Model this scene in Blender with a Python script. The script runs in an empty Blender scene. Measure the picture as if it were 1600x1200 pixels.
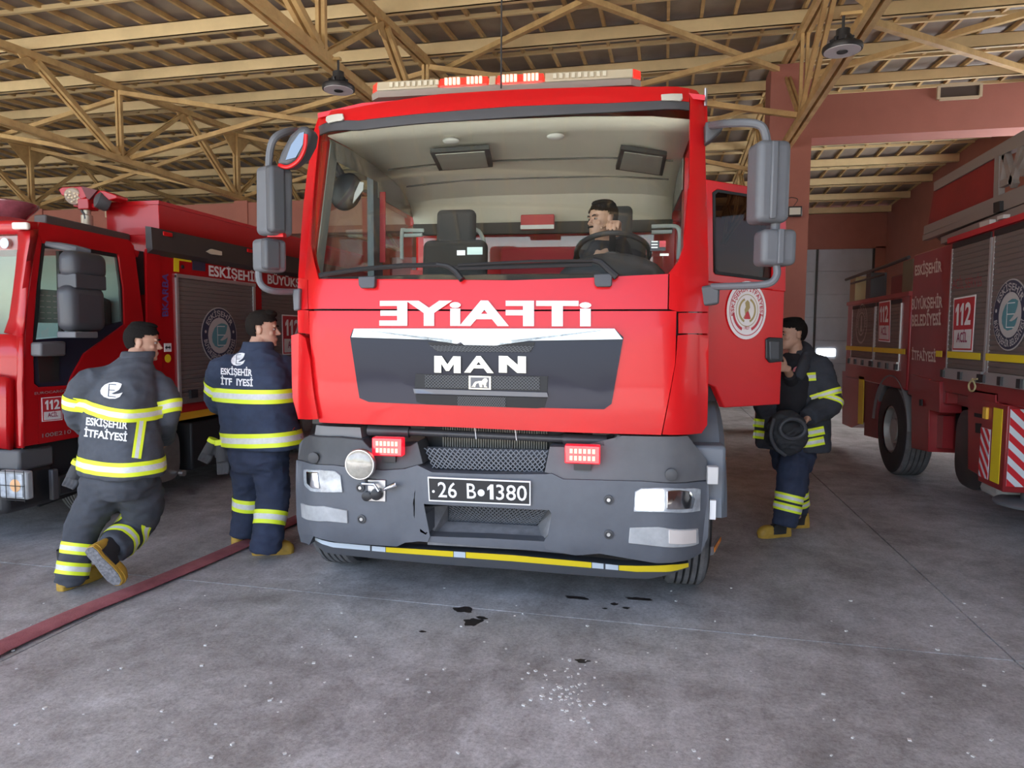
import bpy, bmesh, math, random
from mathutils import Vector, Matrix, noise
from mathutils.bvhtree import BVHTree
random.seed(7)
SC = bpy.context.scene
COL = SC.collection
R = math.radians
# ------------------------------------------------------------------ camera
F_PX, YAW, PIT, ROLL, CAM_H = 1060.0, R(12.5), R(4.15), R(0.4), 1.65
fw = Vector((-math.sin(YAW)*math.cos(PIT), math.cos(YAW)*math.cos(PIT), -math.sin(PIT)))
rt0 = Vector((math.cos(YAW), math.sin(YAW), 0))
up0 = rt0.cross(fw)
RT = rt0*math.cos(ROLL) + up0*math.sin(ROLL)
UP = up0*math.cos(ROLL) - rt0*math.sin(ROLL)
CAM = Vector((0, 0, CAM_H))
cd = bpy.data.cameras.new('camera')
cd.sensor_width = 36
cd.lens = F_PX*36/1600
cd.clip_end = 500
co = bpy.data.objects.new('camera', cd)
COL.objects.link(co)
co.matrix_world = Matrix(((RT.x, UP.x, -fw.x, 0), (RT.y, UP.y, -fw.y, 0), (RT.z, UP.z, -fw.z, CAM_H), (0, 0, 0, 1)))
SC.camera = co
# ------------------------------------------------------------------ light
w = bpy.data.worlds.new('sky')
SC.world = w
w.use_nodes = True
nt = w.node_tree
sky = nt.nodes.new('ShaderNodeTexSky')
sky.sky_type = 'NISHITA'
sky.sun_disc = False
sky.sun_elevation = R(64)
sky.sun_rotation = R(200)
sky.air_density = 1.0
sky.dust_density = 2.0
bg = nt.nodes['Background']
bg.inputs['Strength'].default_value = 0.25
nt.links.new(sky.outputs['Color'], bg.inputs['Color'])
sd = bpy.data.lights.new('sun', 'SUN')
sd.energy = 8.5
sd.angle = R(0.6)
sd.color = (1, .95, .87)
so = bpy.data.objects.new('sun', sd)
COL.objects.link(so)
so.rotation_euler = (R(26), 0, R(-35))
SC.view_settings.view_transform = 'Standard'
SC.view_settings.look = 'None'
SC.view_settings.gamma = 1.0
SC.view_settings.use_curve_mapping = False
SC.view_settings.exposure = 1.42
SC.cycles.use_denoising = True
SC.cycles.max_bounces = 10
SC.cycles.diffuse_bounces = 5
SC.cycles.transparent_max_bounces = 12
SC.cycles.caustics_reflective = False
SC.cycles.caustics_refractive = False
SC.cycles.sample_clamp_indirect = 6

# ------------------------------------------------------------------ pixel helpers (1600x1200 frame)
def ray(px, py):
    return fw + RT*((px-800)/F_PX) - UP*((py-600)/F_PX)
def PX(px, py, X=None, Y=None, Z=None):
    d = ray(px, py)
    t = X/d.x if X is not None else Y/d.y if Y is not None else (Z-CAM_H)/d.z
    return CAM + d*t

# ------------------------------------------------------------------ materials
MATS = {}
def mat(name, col, rough=.5, metal=0, var=0, vscale=6, bump=0, bscale=80, coat=0, emit=0, emcol=None, spec=.5, col2=None, thr=None, alpha=None, trans=0):
    if name in MATS:
        return MATS[name]
    m = bpy.data.materials.new(name)
    m.use_nodes = True
    N, L = m.node_tree.nodes, m.node_tree.links
    p = N['Principled BSDF']
    c = (*col, 1)
    p.inputs['Base Color'].default_value = c
    p.inputs['Roughness'].default_value = rough
    p.inputs['Metallic'].default_value = metal
    p.inputs['Specular IOR Level'].default_value = spec
    p.inputs['Coat Weight'].default_value = coat
    p.inputs['Coat Roughness'].default_value = .06
    p.inputs['Transmission Weight'].default_value = trans
    if emit:
        p.inputs['Emission Color'].default_value = (*(emcol or col), 1)
        p.inputs['Emission Strength'].default_value = emit
    if var or bump:
        tc = N.new('ShaderNodeTexCoord')
    if var:
        nz = N.new('ShaderNodeTexNoise')
        nz.inputs['Scale'].default_value = vscale
        nz.inputs['Detail'].default_value = 6
        nz.inputs['Roughness'].default_value = .65
        L.new(tc.outputs['Object'], nz.inputs['Vector'])
        rp = N.new('ShaderNodeValToRGB')
        a, b = (.35, .68) if thr is None else thr
        rp.color_ramp.elements[0].position = a
        rp.color_ramp.elements[1].position = b
        rp.color_ramp.elements[0].color = (*(col2 or [x*(1-var) for x in col]), 1)
        rp.color_ramp.elements[1].color = c
        L.new(nz.outputs['Fac'], rp.inputs['Fac'])
        L.new(rp.outputs['Color'], p.inputs['Base Color'])
    if bump:
        nb = N.new('ShaderNodeTexNoise')
        nb.inputs['Scale'].default_value = bscale
        nb.inputs['Detail'].default_value = 4
        L.new(tc.outputs['Object'], nb.inputs['Vector'])
        bp = N.new('ShaderNodeBump')
        bp.inputs['Strength'].default_value = bump
        bp.inputs['Distance'].default_value = .01
        L.new(nb.outputs['Fac'], bp.inputs['Height'])
        L.new(bp.outputs['Normal'], p.inputs['Normal'])
    MATS[name] = m
    return m
def glassmat(name, tint=(.8, .86, .82), ior=1.5, refl=1.0):
    if name in MATS:
        return MATS[name]
    m = bpy.data.materials.new(name)
    m.use_nodes = True
    N, L = m.node_tree.nodes, m.node_tree.links
    N.remove(N['Principled BSDF'])
    o = N['Material Output']
    t = N.new('ShaderNodeBsdfTransparent')
    t.inputs['Color'].default_value = (*tint, 1)
    g = N.new('ShaderNodeBsdfGlossy')
    g.inputs['Roughness'].default_value = .02
    g.inputs['Color'].default_value = (refl, refl, refl, 1)
    fr = N.new('ShaderNodeFresnel')
    ge = N.new('ShaderNodeNewGeometry')
    mr = N.new('ShaderNodeMapRange')
    mr.inputs[3].default_value = ior
    mr.inputs[4].default_value = 1/ior
    L.new(ge.outputs['Backfacing'], mr.inputs[0])
    L.new(mr.outputs[0], fr.inputs['IOR'])
    mx = N.new('ShaderNodeMixShader')
    L.new(fr.outputs['Fac'], mx.inputs['Fac'])
    L.new(t.outputs[0], mx.inputs[1])
    L.new(g.outputs[0], mx.inputs[2])
    L.new(mx.outputs[0], o.inputs['Surface'])
    MATS[name] = m
    return m

# ------------------------------------------------------------------ mesh helpers
def empty(name, loc=(0, 0, 0), rz=0, label=None, cat=None, group=None):
    o = bpy.data.objects.new(name, None)
    o.empty_display_size = .2
    COL.objects.link(o)
    o.location = loc
    o.rotation_euler = (0, 0, rz)
    tag(o, label, cat, group)
    return o
def tag(o, label=None, cat=None, group=None, kind=None):
    if label: o['label'] = label
    if cat: o['category'] = cat
    if group: o['group'] = group
    if kind: o['kind'] = kind
    return o
def copy_tree(o, parent=None):
    c = o.copy()
    COL.objects.link(c)
    if parent is not None:
        c.parent = parent
    for ch in list(o.children):
        copy_tree(ch, c)
    return c
ORG = [Vector((0, 0, 0))]        # subtracted from every vertex of a parented mesh
class MB:
    def __init__(s):
        s.v, s.f, s.mi = [], [], []
    def add(s, vs, fs, mi=0):
        b = len(s.v)
        s.v += [Vector(v) for v in vs]
        s.f += [tuple(i+b for i in f) for f in fs]
        s.mi += [mi]*len(fs)
        return s
    def box(s, a, b, mi=0):
        x0, x1 = sorted((a[0], b[0])); y0, y1 = sorted((a[1], b[1])); z0, z1 = sorted((a[2], b[2]))
        return s.add([(x0,y0,z0),(x1,y0,z0),(x1,y1,z0),(x0,y1,z0),(x0,y0,z1),(x1,y0,z1),(x1,y1,z1),(x0,y1,z1)],
                     [(3,2,1,0),(4,5,6,7),(0,1,5,4),(1,2,6,5),(2,3,7,6),(3,0,4,7)], mi)
    def obox(s, c, ax, ay, az, mi=0):
        c, ax, ay, az = Vector(c), Vector(ax), Vector(ay), Vector(az)
        vs = [c+ax*i+ay*j+az*k for k in (-1, 1) for i, j in ((-1,-1),(1,-1),(1,1),(-1,1))]
        return s.add(vs, [(3,2,1,0),(4,5,6,7),(0,1,5,4),(1,2,6,5),(2,3,7,6),(3,0,4,7)], mi)
    def bar(s, p, q, wd, hd, up=(0, 0, 1)):
        p, q = Vector(p), Vector(q)
        d = (q-p)
        u = Vector(up)
        sx = d.cross(u)
        if sx.length < 1e-6: sx = d.cross(Vector((1, 0, 0)))
        sx.normalize()
        u = sx.cross(d).normalized()
        return s.obox((p+q)/2, sx*wd/2, d/2, u*hd/2)
    def rings(s, rs, cap=True, closed=True, mi=0):
        n = len(rs[0]); b = len(s.v)
        s.v += [Vector(v) for r in rs for v in r]
        fs = []
        for i in range(len(rs)-1):
            for j in range(n if closed else n-1):
                k = (j+1) % n
                fs.append((b+i*n+j, b+i*n+k, b+(i+1)*n+k, b+(i+1)*n+j))
        if cap and closed:
            fs.append(tuple(b+j for j in range(n))[::-1])
            fs.append(tuple(b+(len(rs)-1)*n+j for j in range(n)))
        s.f += fs
        s.mi += [mi]*len(fs)
        return s
    def tube(s, pts, r, n=10, cap=True, mi=0, flat=1.0, ref=None):
        pts = [Vector(p) for p in pts]
        rr = r if isinstance(r, (list, tuple)) else [r]*len(pts)
        rs = []
        t0 = (pts[1]-pts[0]).normalized()
        a = Vector(ref) if ref else (Vector((0, 0, 1)) if abs(t0.z) < .9 else Vector((1, 0, 0)))
        u = t0.cross(a).normalized()
        for i, p in enumerate(pts):
            t = (pts[min(i+1, len(pts)-1)]-pts[max(i-1, 0)]).normalized()
            u = (u-t*u.dot(t))
            u = u.normalized() if u.length > 1e-6 else t.orthogonal().normalized()
            v = t.cross(u)
            rs.append([p+(u*math.cos(2*math.pi*k/n)+v*math.sin(2*math.pi*k/n)*flat)*rr[i] for k in range(n)])
        return s.rings(rs, cap, mi=mi)
    def cyl(s, p, q, r, n=20, r2=None, mi=0):
        return s.tube([p, q], [r, r if r2 is None else r2], n, mi=mi)
    def lathe(s, c, axis, prof, n=28, mi=0, cap=True):
        c, ax = Vector(c), Vector(axis).normalized()
        u = ax.orthogonal().normalized()
        v = ax.cross(u)
        return s.rings([[c+ax*h+(u*math.cos(2*math.pi*k/n)+v*math.sin(2*math.pi*k/n))*max(r, 1e-4) for k in range(n)] for r, h in prof], cap, mi=mi)
    def prism(s, poly, d, mi=0):
        d = Vector(d); n = len(poly)
        a = [Vector(p) for p in poly]
        return s.add(a+[p+d for p in a], [tuple(range(n))[::-1], tuple(range(n, 2*n))]+[(i, (i+1) % n, n+(i+1) % n, n+i) for i in range(n)], mi)
    def ell(s, c, rx, ry, rz, nu=16, nv=10, rot=None, mi=0):
        c = Vector(c); rs = []
        for i in range(nv+1):
            th = math.pi*i/nv
            th = min(max(th, .03), math.pi-.03)
            ring = []
            for k in range(nu):
                ph = 2*math.pi*k/nu
                p = Vector((rx*math.sin(th)*math.cos(ph), ry*math.sin(th)*math.sin(ph), -rz*math.cos(th)))
                ring.append(c+(rot @ p if rot else p))
            rs.append(ring)
        return s.rings(rs, mi=mi)
    def xf(s, M, start=0):
        s.v[start:] = [M @ v for v in s.v[start:]]
        return s
    def build(s, name, m, parent=None, smooth=False, bevel=0, seg=2, angle=35, solid=0):
        me = bpy.data.meshes.new(name)
        o_ = ORG[0] if parent is not None else Vector((0, 0, 0))
        me.from_pydata([tuple(v-o_) for v in s.v], [], s.f)
        ms = m if isinstance(m, (list, tuple)) else [m]
        for q in ms: me.materials.append(q)
        if len(ms) > 1: me.polygons.foreach_set('material_index', s.mi)
        bm = bmesh.new(); bm.from_mesh(me)
        bmesh.ops.recalc_face_normals(bm, faces=bm.faces)
        bm.to_mesh(me); bm.free()
        o = bpy.data.objects.new(name, me)
        COL.objects.link(o)
        if parent is not None: o.parent = parent
        if smooth or bevel:
            me.polygons.foreach_set('use_smooth', [True]*len(me.polygons))
            me.set_sharp_from_angle(angle=R(angle))
        if bevel:
            b = o.modifiers.new('bevel', 'BEVEL')
            b.width = bevel; b.segments = seg; b.limit_method = 'ANGLE'; b.angle_limit = R(40)
            b.harden_normals = False
        if solid:
            sm = o.modifiers.new('solid', 'SOLIDIFY'); sm.thickness = solid; sm.offset = 0
        return o
def bx(name, a, b, m, parent=None, bevel=0):
    return MB().box(a, b).build(name, m, parent, bevel=bevel)
def spline(pts, n=6):
    """Catmull-Rom through pts"""
    P = [Vector(p) for p in pts]
    out = []
    for i in range(len(P)-1):
        p0, p1, p2, p3 = P[max(i-1, 0)], P[i], P[i+1], P[min(i+2, len(P)-1)]
        for k in range(n):
            t = k/n
            out.append(.5*((2*p1)+(p2-p0)*t+(2*p0-5*p1+4*p2-p3)*t*t+(3*p1-p0-3*p2+p3)*t**3))
    return out+[P[-1]]
def lerpt(tab, x):
    if x <= tab[0][0]: return tab[0][1]
    for (a, b), (c, d) in zip(tab, tab[1:]):
        if x <= c: return b+(d-b)*(x-a)/(c-a)
    return tab[-1][1]
TXT = {}
def text2d(s, bold=.012, spacing=1.0):
    """flat text as (verts 2D, faces) of cap height about .7, origin at the left of the baseline"""
    key = (s, bold, spacing)
    if key in TXT: return TXT[key]
    cu = bpy.data.curves.new('txt', 'FONT')
    cu.body = s; cu.offset = bold; cu.resolution_u = 3; cu.space_character = spacing
    o = bpy.data.objects.new('txt', cu)
    COL.objects.link(o)
    bpy.context.view_layer.update()
    me = bpy.data.meshes.new_from_object(o.evaluated_get(bpy.context.evaluated_depsgraph_get()))
    bm = bmesh.new(); bm.from_mesh(me)
    bmesh.ops.remove_doubles(bm, verts=bm.verts, dist=1e-4)
    bmesh.ops.triangulate(bm, faces=bm.faces)
    bm.to_mesh(me); bm.free()
    r = ([Vector((v.co.x, v.co.y)) for v in me.vertices], [tuple(p.vertices) for p in me.polygons])
    bpy.data.objects.remove(o); bpy.data.curves.remove(cu); bpy.data.meshes.remove(me)
    TXT[key] = r
    return r
GLYPH = {'M': [(0,0),(.26,0),(.26,.55),(.44,.12),(.56,.12),(.74,.55),(.74,0),(1,0),(1,1),(.72,1),(.5,.5),(.28,1),(0,1)],
         'N': [(0,0),(.3,0),(.3,.52),(.68,0),(1,0),(1,1),(.7,1),(.7,.48),(.32,1),(0,1)],
         '1': [(.4,0),(1,0),(1,1),(.55,1),(0,.78),(0,.58),(.4,.68)]}
def text_fit(s, bold=.012, spacing=1.0):
    """text scaled so that x and y both run 0..1 over its ink"""
    if s in GLYPH:
        g = GLYPH[s]
        return g, [tuple(range(len(g)))]
    vs, fs = text2d(s, bold, spacing)
    x0 = min(v.x for v in vs); x1 = max(v.x for v in vs)
    hs = [v.y for v in text2d('H', bold)[0]]       # letters fill the height; dots and cedillas run over it
    y0, y1 = min(hs), max(hs)
    return [((v.x-x0)/(x1-x0), (v.y-y0)/(y1-y0)) for v in vs], fs
def text_on(name, s, f, m, parent, bold=.012, spacing=1.0, depth=None):
    """text laid on a surface; f(u,v) with u,v in 0..1"""
    vs, fs = text_fit(s, bold, spacing)
    mb = MB().add([f(u, v) for u, v in vs], fs)
    o = mb.build(name, m, parent)
    return o
def quadmap(a, b, c, d):
    """bilinear map from the unit square to corners: a=(0,0) b=(1,0) c=(1,1) d=(0,1)"""
    a, b, c, d = map(Vector, (a, b, c, d))
    return lambda u, v: a*(1-u)*(1-v)+b*u*(1-v)+c*u*v+d*(1-u)*v
def ring_text(s, r_in, r_out, a0, a1, bold=.02):
    """text round a circle from angle a0 to a1 (degrees, clockwise); returns 2D verts and faces"""
    vs, fs = text2d(s, bold, 1.05)
    x0 = min(v.x for v in vs); x1 = max(v.x for v in vs)
    out = []
    for v in vs:
        a = R(a0+(a1-a0)*(v.x-x0)/(x1-x0))
        h = v.y/.72
        r = r_in+(r_out-r_in)*h
        out.append((r*math.cos(a), r*math.sin(a)))
    return out, fs
def disc2d(r, n=40, r_in=0):
    if r_in:
        vs = [(q*math.cos(2*math.pi*k/n), q*math.sin(2*math.pi*k/n)) for q in (r, r_in) for k in range(n)]
        return vs, [(k, (k+1) % n, n+(k+1) % n, n+k) for k in range(n)]
    return [(r*math.cos(2*math.pi*k/n), r*math.sin(2*math.pi*k/n)) for k in range(n)], [tuple(range(n))]
# swoosh emblem: a leaf-like letter, in a unit box centred on 0
LEAF = [[(.95,.8),(.6,.93),(.2,.95),(-.2,.84),(-.6,.58),(-.86,.2),(-.95,-.15),(-.88,-.5),(-.62,-.8),(-.15,-.95),(.35,-.88),(.75,-.62),(1,-.12),(.62,-.3),(.25,-.4),(.0,-.36),(.38,-.12),(.7,.15),(.86,.45)]]
def stamp(mb, shape, f, mi=0):
    vs, fs = shape
    mb.add([f(x, y) for x, y in vs], fs, mi)
# ================================================================== the building
conc = bpy.data.materials.new('concrete'); conc.use_nodes = True
def make_concrete(m):
    N, L = m.node_tree.nodes, m.node_tree.links
    p = N['Principled BSDF']
    tc = N.new('ShaderNodeTexCoord')
    def nz(scale, det=6, ro=.6, vec=None, dist=0):
        n = N.new('ShaderNodeTexNoise'); n.inputs['Scale'].default_value = scale; n.inputs['Detail'].default_value = det
        n.inputs['Roughness'].default_value = ro; n.inputs['Distortion'].default_value = dist
        L.new(vec or tc.outputs['Object'], n.inputs['Vector']); return n
    def ramp(src, stops):
        r = N.new('ShaderNodeValToRGB')
        while len(r.color_ramp.elements) < len(stops): r.color_ramp.elements.new(.5)
        for e, (q, c) in zip(r.color_ramp.elements, stops): e.position = q; e.color = (*c, 1)
        L.new(src, r.inputs['Fac']); return r
    def mix(a, b, fac, mode='MIX'):
        x = N.new('ShaderNodeMix'); x.data_type = 'RGBA'; x.blend_type = mode
        if isinstance(fac, float): x.inputs[0].default_value = fac
        else: L.new(fac, x.inputs[0])
        L.new(a, x.inputs[6])
        if isinstance(b, tuple): x.inputs[7].default_value = (*b, 1)
        else: L.new(b, x.inputs[7])
        return x.outputs[2]
    base = ramp(nz(.75, 10, .72, dist=.6).outputs['Fac'], [(.32, (.235, .225, .215)), (.46, (.38, .372, .365)), (.58, (.50, .498, .495)), (.72, (.63, .63, .635))])
    mott = ramp(nz(5.5, 8, .75, dist=.4).outputs['Fac'], [(.3, (.55, .53, .51)), (.6, (1, 1, 1)), (.75, (1.3, 1.3, 1.3))])
    c = mix(base.outputs['Color'], mott.outputs['Color'], .85, 'MULTIPLY')
    # tyre tracks running out of the bay, streaky across
    mp = N.new('ShaderNodeMapping'); mp.inputs['Scale'].default_value = (1.5, .42, 1); L.new(tc.outputs['Object'], mp.inputs['Vector'])
    st = ramp(nz(2.2, 6, .6, mp.outputs['Vector']).outputs['Fac'], [(.5, (0, 0, 0)), (.8, (.7, .7, .7))])
    c = mix(c, (.55, .55, .555), st.outputs['Color'])
    sm = nz(48, 6, .85)
    grain = ramp(sm.outputs['Fac'], [(.34, (.55, .54, .53)), (.5, (1, 1, 1)), (.66, (1.35, 1.35, 1.35))])
    c = mix(c, grain.outputs['Color'], .8, 'MULTIPLY')
    # pale specks
    vo = N.new('ShaderNodeTexVoronoi'); vo.inputs['Scale'].default_value = 21; L.new(tc.outputs['Object'], vo.inputs['Vector'])
    sp = ramp(vo.outputs['Distance'], [(.07, (1, 1, 1)), (.13, (0, 0, 0))])
    msk = ramp(nz(1.6, 3).outputs['Fac'], [(.52, (0, 0, 0)), (.7, (1, 1, 1))])
    c = mix(c, (.66, .65, .63), mix(sp.outputs['Color'], msk.outputs['Color'], 1.0, 'MULTIPLY'))
    # damp dark patches
    dk = ramp(nz(1.3, 5, .6, dist=.8).outputs['Fac'], [(.64, (0, 0, 0)), (.74, (1, 1, 1))])
    c = mix(c, (.085, .078, .073), mix(dk.outputs['Color'], mott.outputs['Color'], .4, 'MULTIPLY'))
    L.new(c, p.inputs['Base Color'])
    rr = N.new('ShaderNodeMapRange'); rr.inputs[3].default_value = .38; rr.inputs[4].default_value = .7
    L.new(nz(2.0, 5).outputs['Fac'], rr.inputs[0]); L.new(rr.outputs[0], p.inputs['Roughness'])
    b = N.new('ShaderNodeBump'); b.inputs['Strength'].default_value = .25; b.inputs['Distance'].default_value = .008
    L.new(nz(60, 5, .7).outputs['Fac'], b.inputs['Height']); L.new(b.outputs['Normal'], p.inputs['Normal'])
make_concrete(conc)
MATS['concrete'] = conc
joint = mat('joint_mortar', (.5, .5, .51), .8)
apron = mat('apron_concrete', (.58, .565, .54), .85, var=.15, vscale=.6)
pink = mat('pink_plaster', (.42, .165, .125), .85, var=.12, vscale=1.2, bump=.05, bscale=60)
steel = mat('tan_painted_steel', (.68, .48, .21), .5, var=.3, vscale=3.5, col2=(.48, .31, .13))
steel2 = mat('tan_purlin_steel', (.82, .64, .34), .5, var=.18, vscale=1.2)
sheet = mat('roof_sheet', (.33, .285, .25), .42, .15, var=.4, vscale=1.1)
panelw = mat('sectional_door_panel', (.50, .54, .62), .55, var=.12, vscale=2)
darkm = mat('dark_metal', (.03, .03, .032), .5)
blackp = mat('black_plastic', (.022, .022, .024), .45)

floor = MB().box((-30, -1.5, -.3), (22, 30, -.012)).build('floor', joint); tag(floor, kind='structure')
gap = .006
xs = [-28.2, -23.2, -18.2, -13.2, -8.2, -3.2, 1.8, 6.8, 11.8, 16.8, 21.8]
ys = [-1.15, 3.85, 8.85, 13.85, 18.85, 23.85, 28.85]
for i in range(len(xs)-1):
    for j in range(len(ys)-1):
        MB().box((xs[i]+gap, ys[j]+gap, -.1), (xs[i+1]-gap, ys[j+1]-gap, 0)).build('slab', conc, floor)
ap = MB().box((-60, -45, -.3), (60, -1.5, -.004)).build('ground_outside', apron); tag(ap, kind='structure')

NODE = [8.92+1.68*k for k in range(-6, 10)]       # purlin and truss node rows
def ztop(y): return 5.86+.066*(min(y, 28.2-y)-8.4)
Y0, Y1 = -1.6, 24.4
YR = 14.1                                          # ridge
ceil = MB().rings([[(-30, y, ztop(y)+.33), (22, y, ztop(y)+.33), (22, y, ztop(y)+.42), (-30, y, ztop(y)+.42)] for y in (Y0, YR, Y1)])
ceiling = ceil.build('ceiling', sheet); tag(ceiling, kind='structure')
for y in NODE:
    if y > Y1-.3 or y < Y0: continue
    z = ztop(y)+.06
    # deep purlin: a channel, web facing the yard
    MB().box((-29.8, y-.03, z), (21.8, y-.02, z+.2)).box((-29.8, y-.03, z), (21.8, y+.045, z+.012)).box((-29.8, y-.03, z+.19), (21.8, y+.045, z+.2)).build('purlin', steel2, ceiling)
    ym = y+.84
    if ym < Y1-.3:
        z = ztop(ym)+.235
        MB().box((-29.8, ym-.025, z), (21.8, ym+.025, z+.06)).build('batten', steel2, ceiling)
x = -24.0
while x < 14:
    MB().bar((x, Y0+.1, ztop(Y0)+.30), (x, YR, ztop(YR)+.30), .045, .075).bar((x, YR, ztop(YR)+.30), (x, Y1-.1, ztop(Y1)+.30), .045, .075).build('roof_rib', steel, ceiling)
    x += .47
# ---- trusses
TX = [-15.35, -9.62, -3.82, 1.88]
def truss(x, name_label):
    t = empty('roof_truss', (x, 14.1, 0), 0, name_label, 'roof truss', 'steel trusses under the roof')
    ORG[0] = Vector((x, 14.1, 0))
    zb = 4.75
    def part(nm, p, q, a, b, up=(1, 0, 0)):
        # double angle: two flats with a slot between
        mb = MB()
        for s in (-1, 1):
            o = Vector((s*(a*.30), 0, 0))
            mb.bar(Vector(p)+o, Vector(q)+o, a*.36, b, (0, 0, 1) if abs(q[2]-p[2]) < 2*abs(q[1]-p[1]) else (0, 1, 0))
        return mb.build(nm, steel, t)
    ylo, yhi = 0.4, 14.1
    part('top_chord', (x, ylo, ztop(ylo)), (x, 14.1, ztop(14.1)), .17, .1)
    part('top_chord', (x, 14.1, ztop(14.1)), (x, 23.9, ztop(23.9)), .17, .1)
    part('bottom_chord', (x, 14.2, zb), (x, 23.9, zb), .17, .1)
    part('bottom_chord', (x, ylo, zb), (x, yhi+.1, zb), .17, .1)
    yb = 14.1
    k = 0
    while yb-3.44 > ylo:
        ym, ya = yb-1.72, yb-3.44
        MB().tube([(x, ya+.1, zb+.05), (x, ym, ztop(ym)-.05)], .05, 8).build('web_strut', steel, t) if 0 else None
        part('web_strut', (x, yb-.08, zb+.05), (x, ym+.05, ztop(ym)-.06), .15, .085)
        part('web_strut', (x, ya+.06, zb+.05), (x, ym-.06, ztop(ym)-.06), .1, .06)
        part('post', (x, ya, zb+.04), (x, ya, ztop(ya)-.04), .12, .06)
        for yy, zz, s in ((ym, ztop(ym)-.05, -1), (ya, zb+.05, 1)):
            MB().add([(x-.01, yy-.24, zz), (x-.01, yy+.24, zz), (x-.01, yy+.09, zz+.17*s), (x-.01, yy-.09, zz+.17*s),
                      (x+.01, yy-.24, zz), (x+.01, yy+.24, zz), (x+.01, yy+.09, zz+.17*s), (x+.01, yy-.09, zz+.17*s)],
                     [(0,1,2,3),(7,6,5,4),(0,4,5,1),(1,5,6,2),(2,6,7,3),(3,7,4,0)]).build('gusset_plate', steel, t)
        yb = ya
        k += 1
    part('end_post', (x, 14.1, zb), (x, 14.1, ztop(14.1)), .14, .09)
    for s in (-1, 1):
        MB().prism([(x-.008, 14.1, ztop(14.1)-.02), (x-.008, 14.1+s*.62, ztop(14.1)-.02+s*.04), (x-.008, 14.1, ztop(14.1)-.62)], (.016, 0, 0)).build('end_gusset', steel, t)
    # struts beyond the end post
    for k in range(3):
        ya = 14.1+3.2*k
        part('web_strut', (x, ya+.05, zb+.06), (x, ya+1.6, ztop(ya+1.6)-.06), .1, .06)
        part('web_strut', (x, ya+3.15, zb+.06), (x, ya+1.65, ztop(ya+1.65)-.06), .1, .06)
    ORG[0] = Vector((0, 0, 0))
    return t
truss(TX[0], 'tan steel roof truss at the far left, its gusset above the red spotlight mast')
truss(TX[1], 'tan steel roof truss above the left fire truck, ending in a triangular gusset')
truss(TX[2], 'tan steel roof truss running over the middle truck cab and carrying the small lamp')
truss(TX[3], 'tan steel roof truss running steeply down to the pink column')
# ---- bracing rods between trusses
def brace(p, q, lab, r=.045):
    m = (Vector(p)+Vector(q))/2
    ORG[0] = Vector((0, 0, 0))
    o = MB().bar(p, q, .075, .075).build('brace_rod', steel)
    tag(o, lab, 'brace', 'diagonal bracing between the trusses')
yn = 10.65
for i in range(3):
    a, b = TX[i], TX[i+1]
    nm = ['over the left fire truck', 'left of the hanging lamp', 'behind the warning light bar'][i]
    for (yy, wd) in ((10.64, 'near'), (14.1, 'far')):
        brace((a+.08, yy, ztop(yy)-.1), (b-.08, yy, 4.82), 'tan brace falling to the right %s, %s row' % (nm, wd))
        brace((a+.08, yy+.2, 4.82), (b-.08, yy+.2, ztop(yy)-.1), 'tan brace rising to the right %s, %s row' % (nm, wd))
brace((TX[2]+.1, 11.1, ztop(11.1)-.03), (TX[3]-.1, 6.5, ztop(6.5)-.03), 'tan roof brace climbing to the top edge above the light bar')
brace((TX[2]+.1, 5.2, ztop(5.2)-.12), (TX[3]-.1, 12.1, ztop(12.1)-.12), 'tan roof brace falling from the top edge to the right truss')
brace(PX(1345, 30, X=TX[3]+.1), (6.9, 13.3, 5.7), 'tan brace falling to the right behind the round lamp')
brace((TX[3]+.2, 11.4, 5.62), (6.9, 9.2, 6.05), 'tan brace rising to the right above the pink beam')
# ---- stains and grit on the floor
stain = mat('oil_stain', (.045, .04, .037), .35, var=.4, vscale=30)
def blob(px, py, rx, ry, k):
    c = PX(px, py, Z=0); pts = []
    for a in range(22):
        t_ = 2*math.pi*a/22
        q = .75+.45*noise.noise(Vector((math.cos(t_)*1.6+k*3.1, math.sin(t_)*1.6, k*1.7)))
        pts.append(c+Vector((rx*q*math.cos(t_), ry*q*math.sin(t_), .0012)))
    MB().prism(pts, (0, 0, .0006)).build('oil_stain', stain, floor)
for k, (a, b, c_, d_) in enumerate(((726,953,.09,.05),(738,972,.07,.07),(752,966,.05,.03),(960,944,.03,.025),(978,950,.03,.02),(945,951,.02,.015),(910,1033,.05,.03),(660,987,.03,.015),(1000,936,.12,.03),(900,934,.10,.03))):
    blob(a, b, c_, d_, k)
gr = MB()
for k in range(190):
    if k < 75: a, b = random.gauss(885, 30), random.gauss(1075, 36)
    else: a, b = random.uniform(20, 1580), random.uniform(905, 1190)
    c = PX(a, b, Z=0); s_ = random.uniform(.003, .0085); t_ = random.uniform(0, 3)
    gr.obox(c+Vector((0, 0, s_*.35)), Vector((math.cos(t_), math.sin(t_), 0))*s_, Vector((-math.sin(t_), math.cos(t_), 0))*s_*random.uniform(.5, 1), (0, 0, s_*.4))
gr = gr.build('floor_grit', mat('grit_pale', (.62, .61, .58), .8), floor); tag(gr, kind='stuff')
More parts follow.
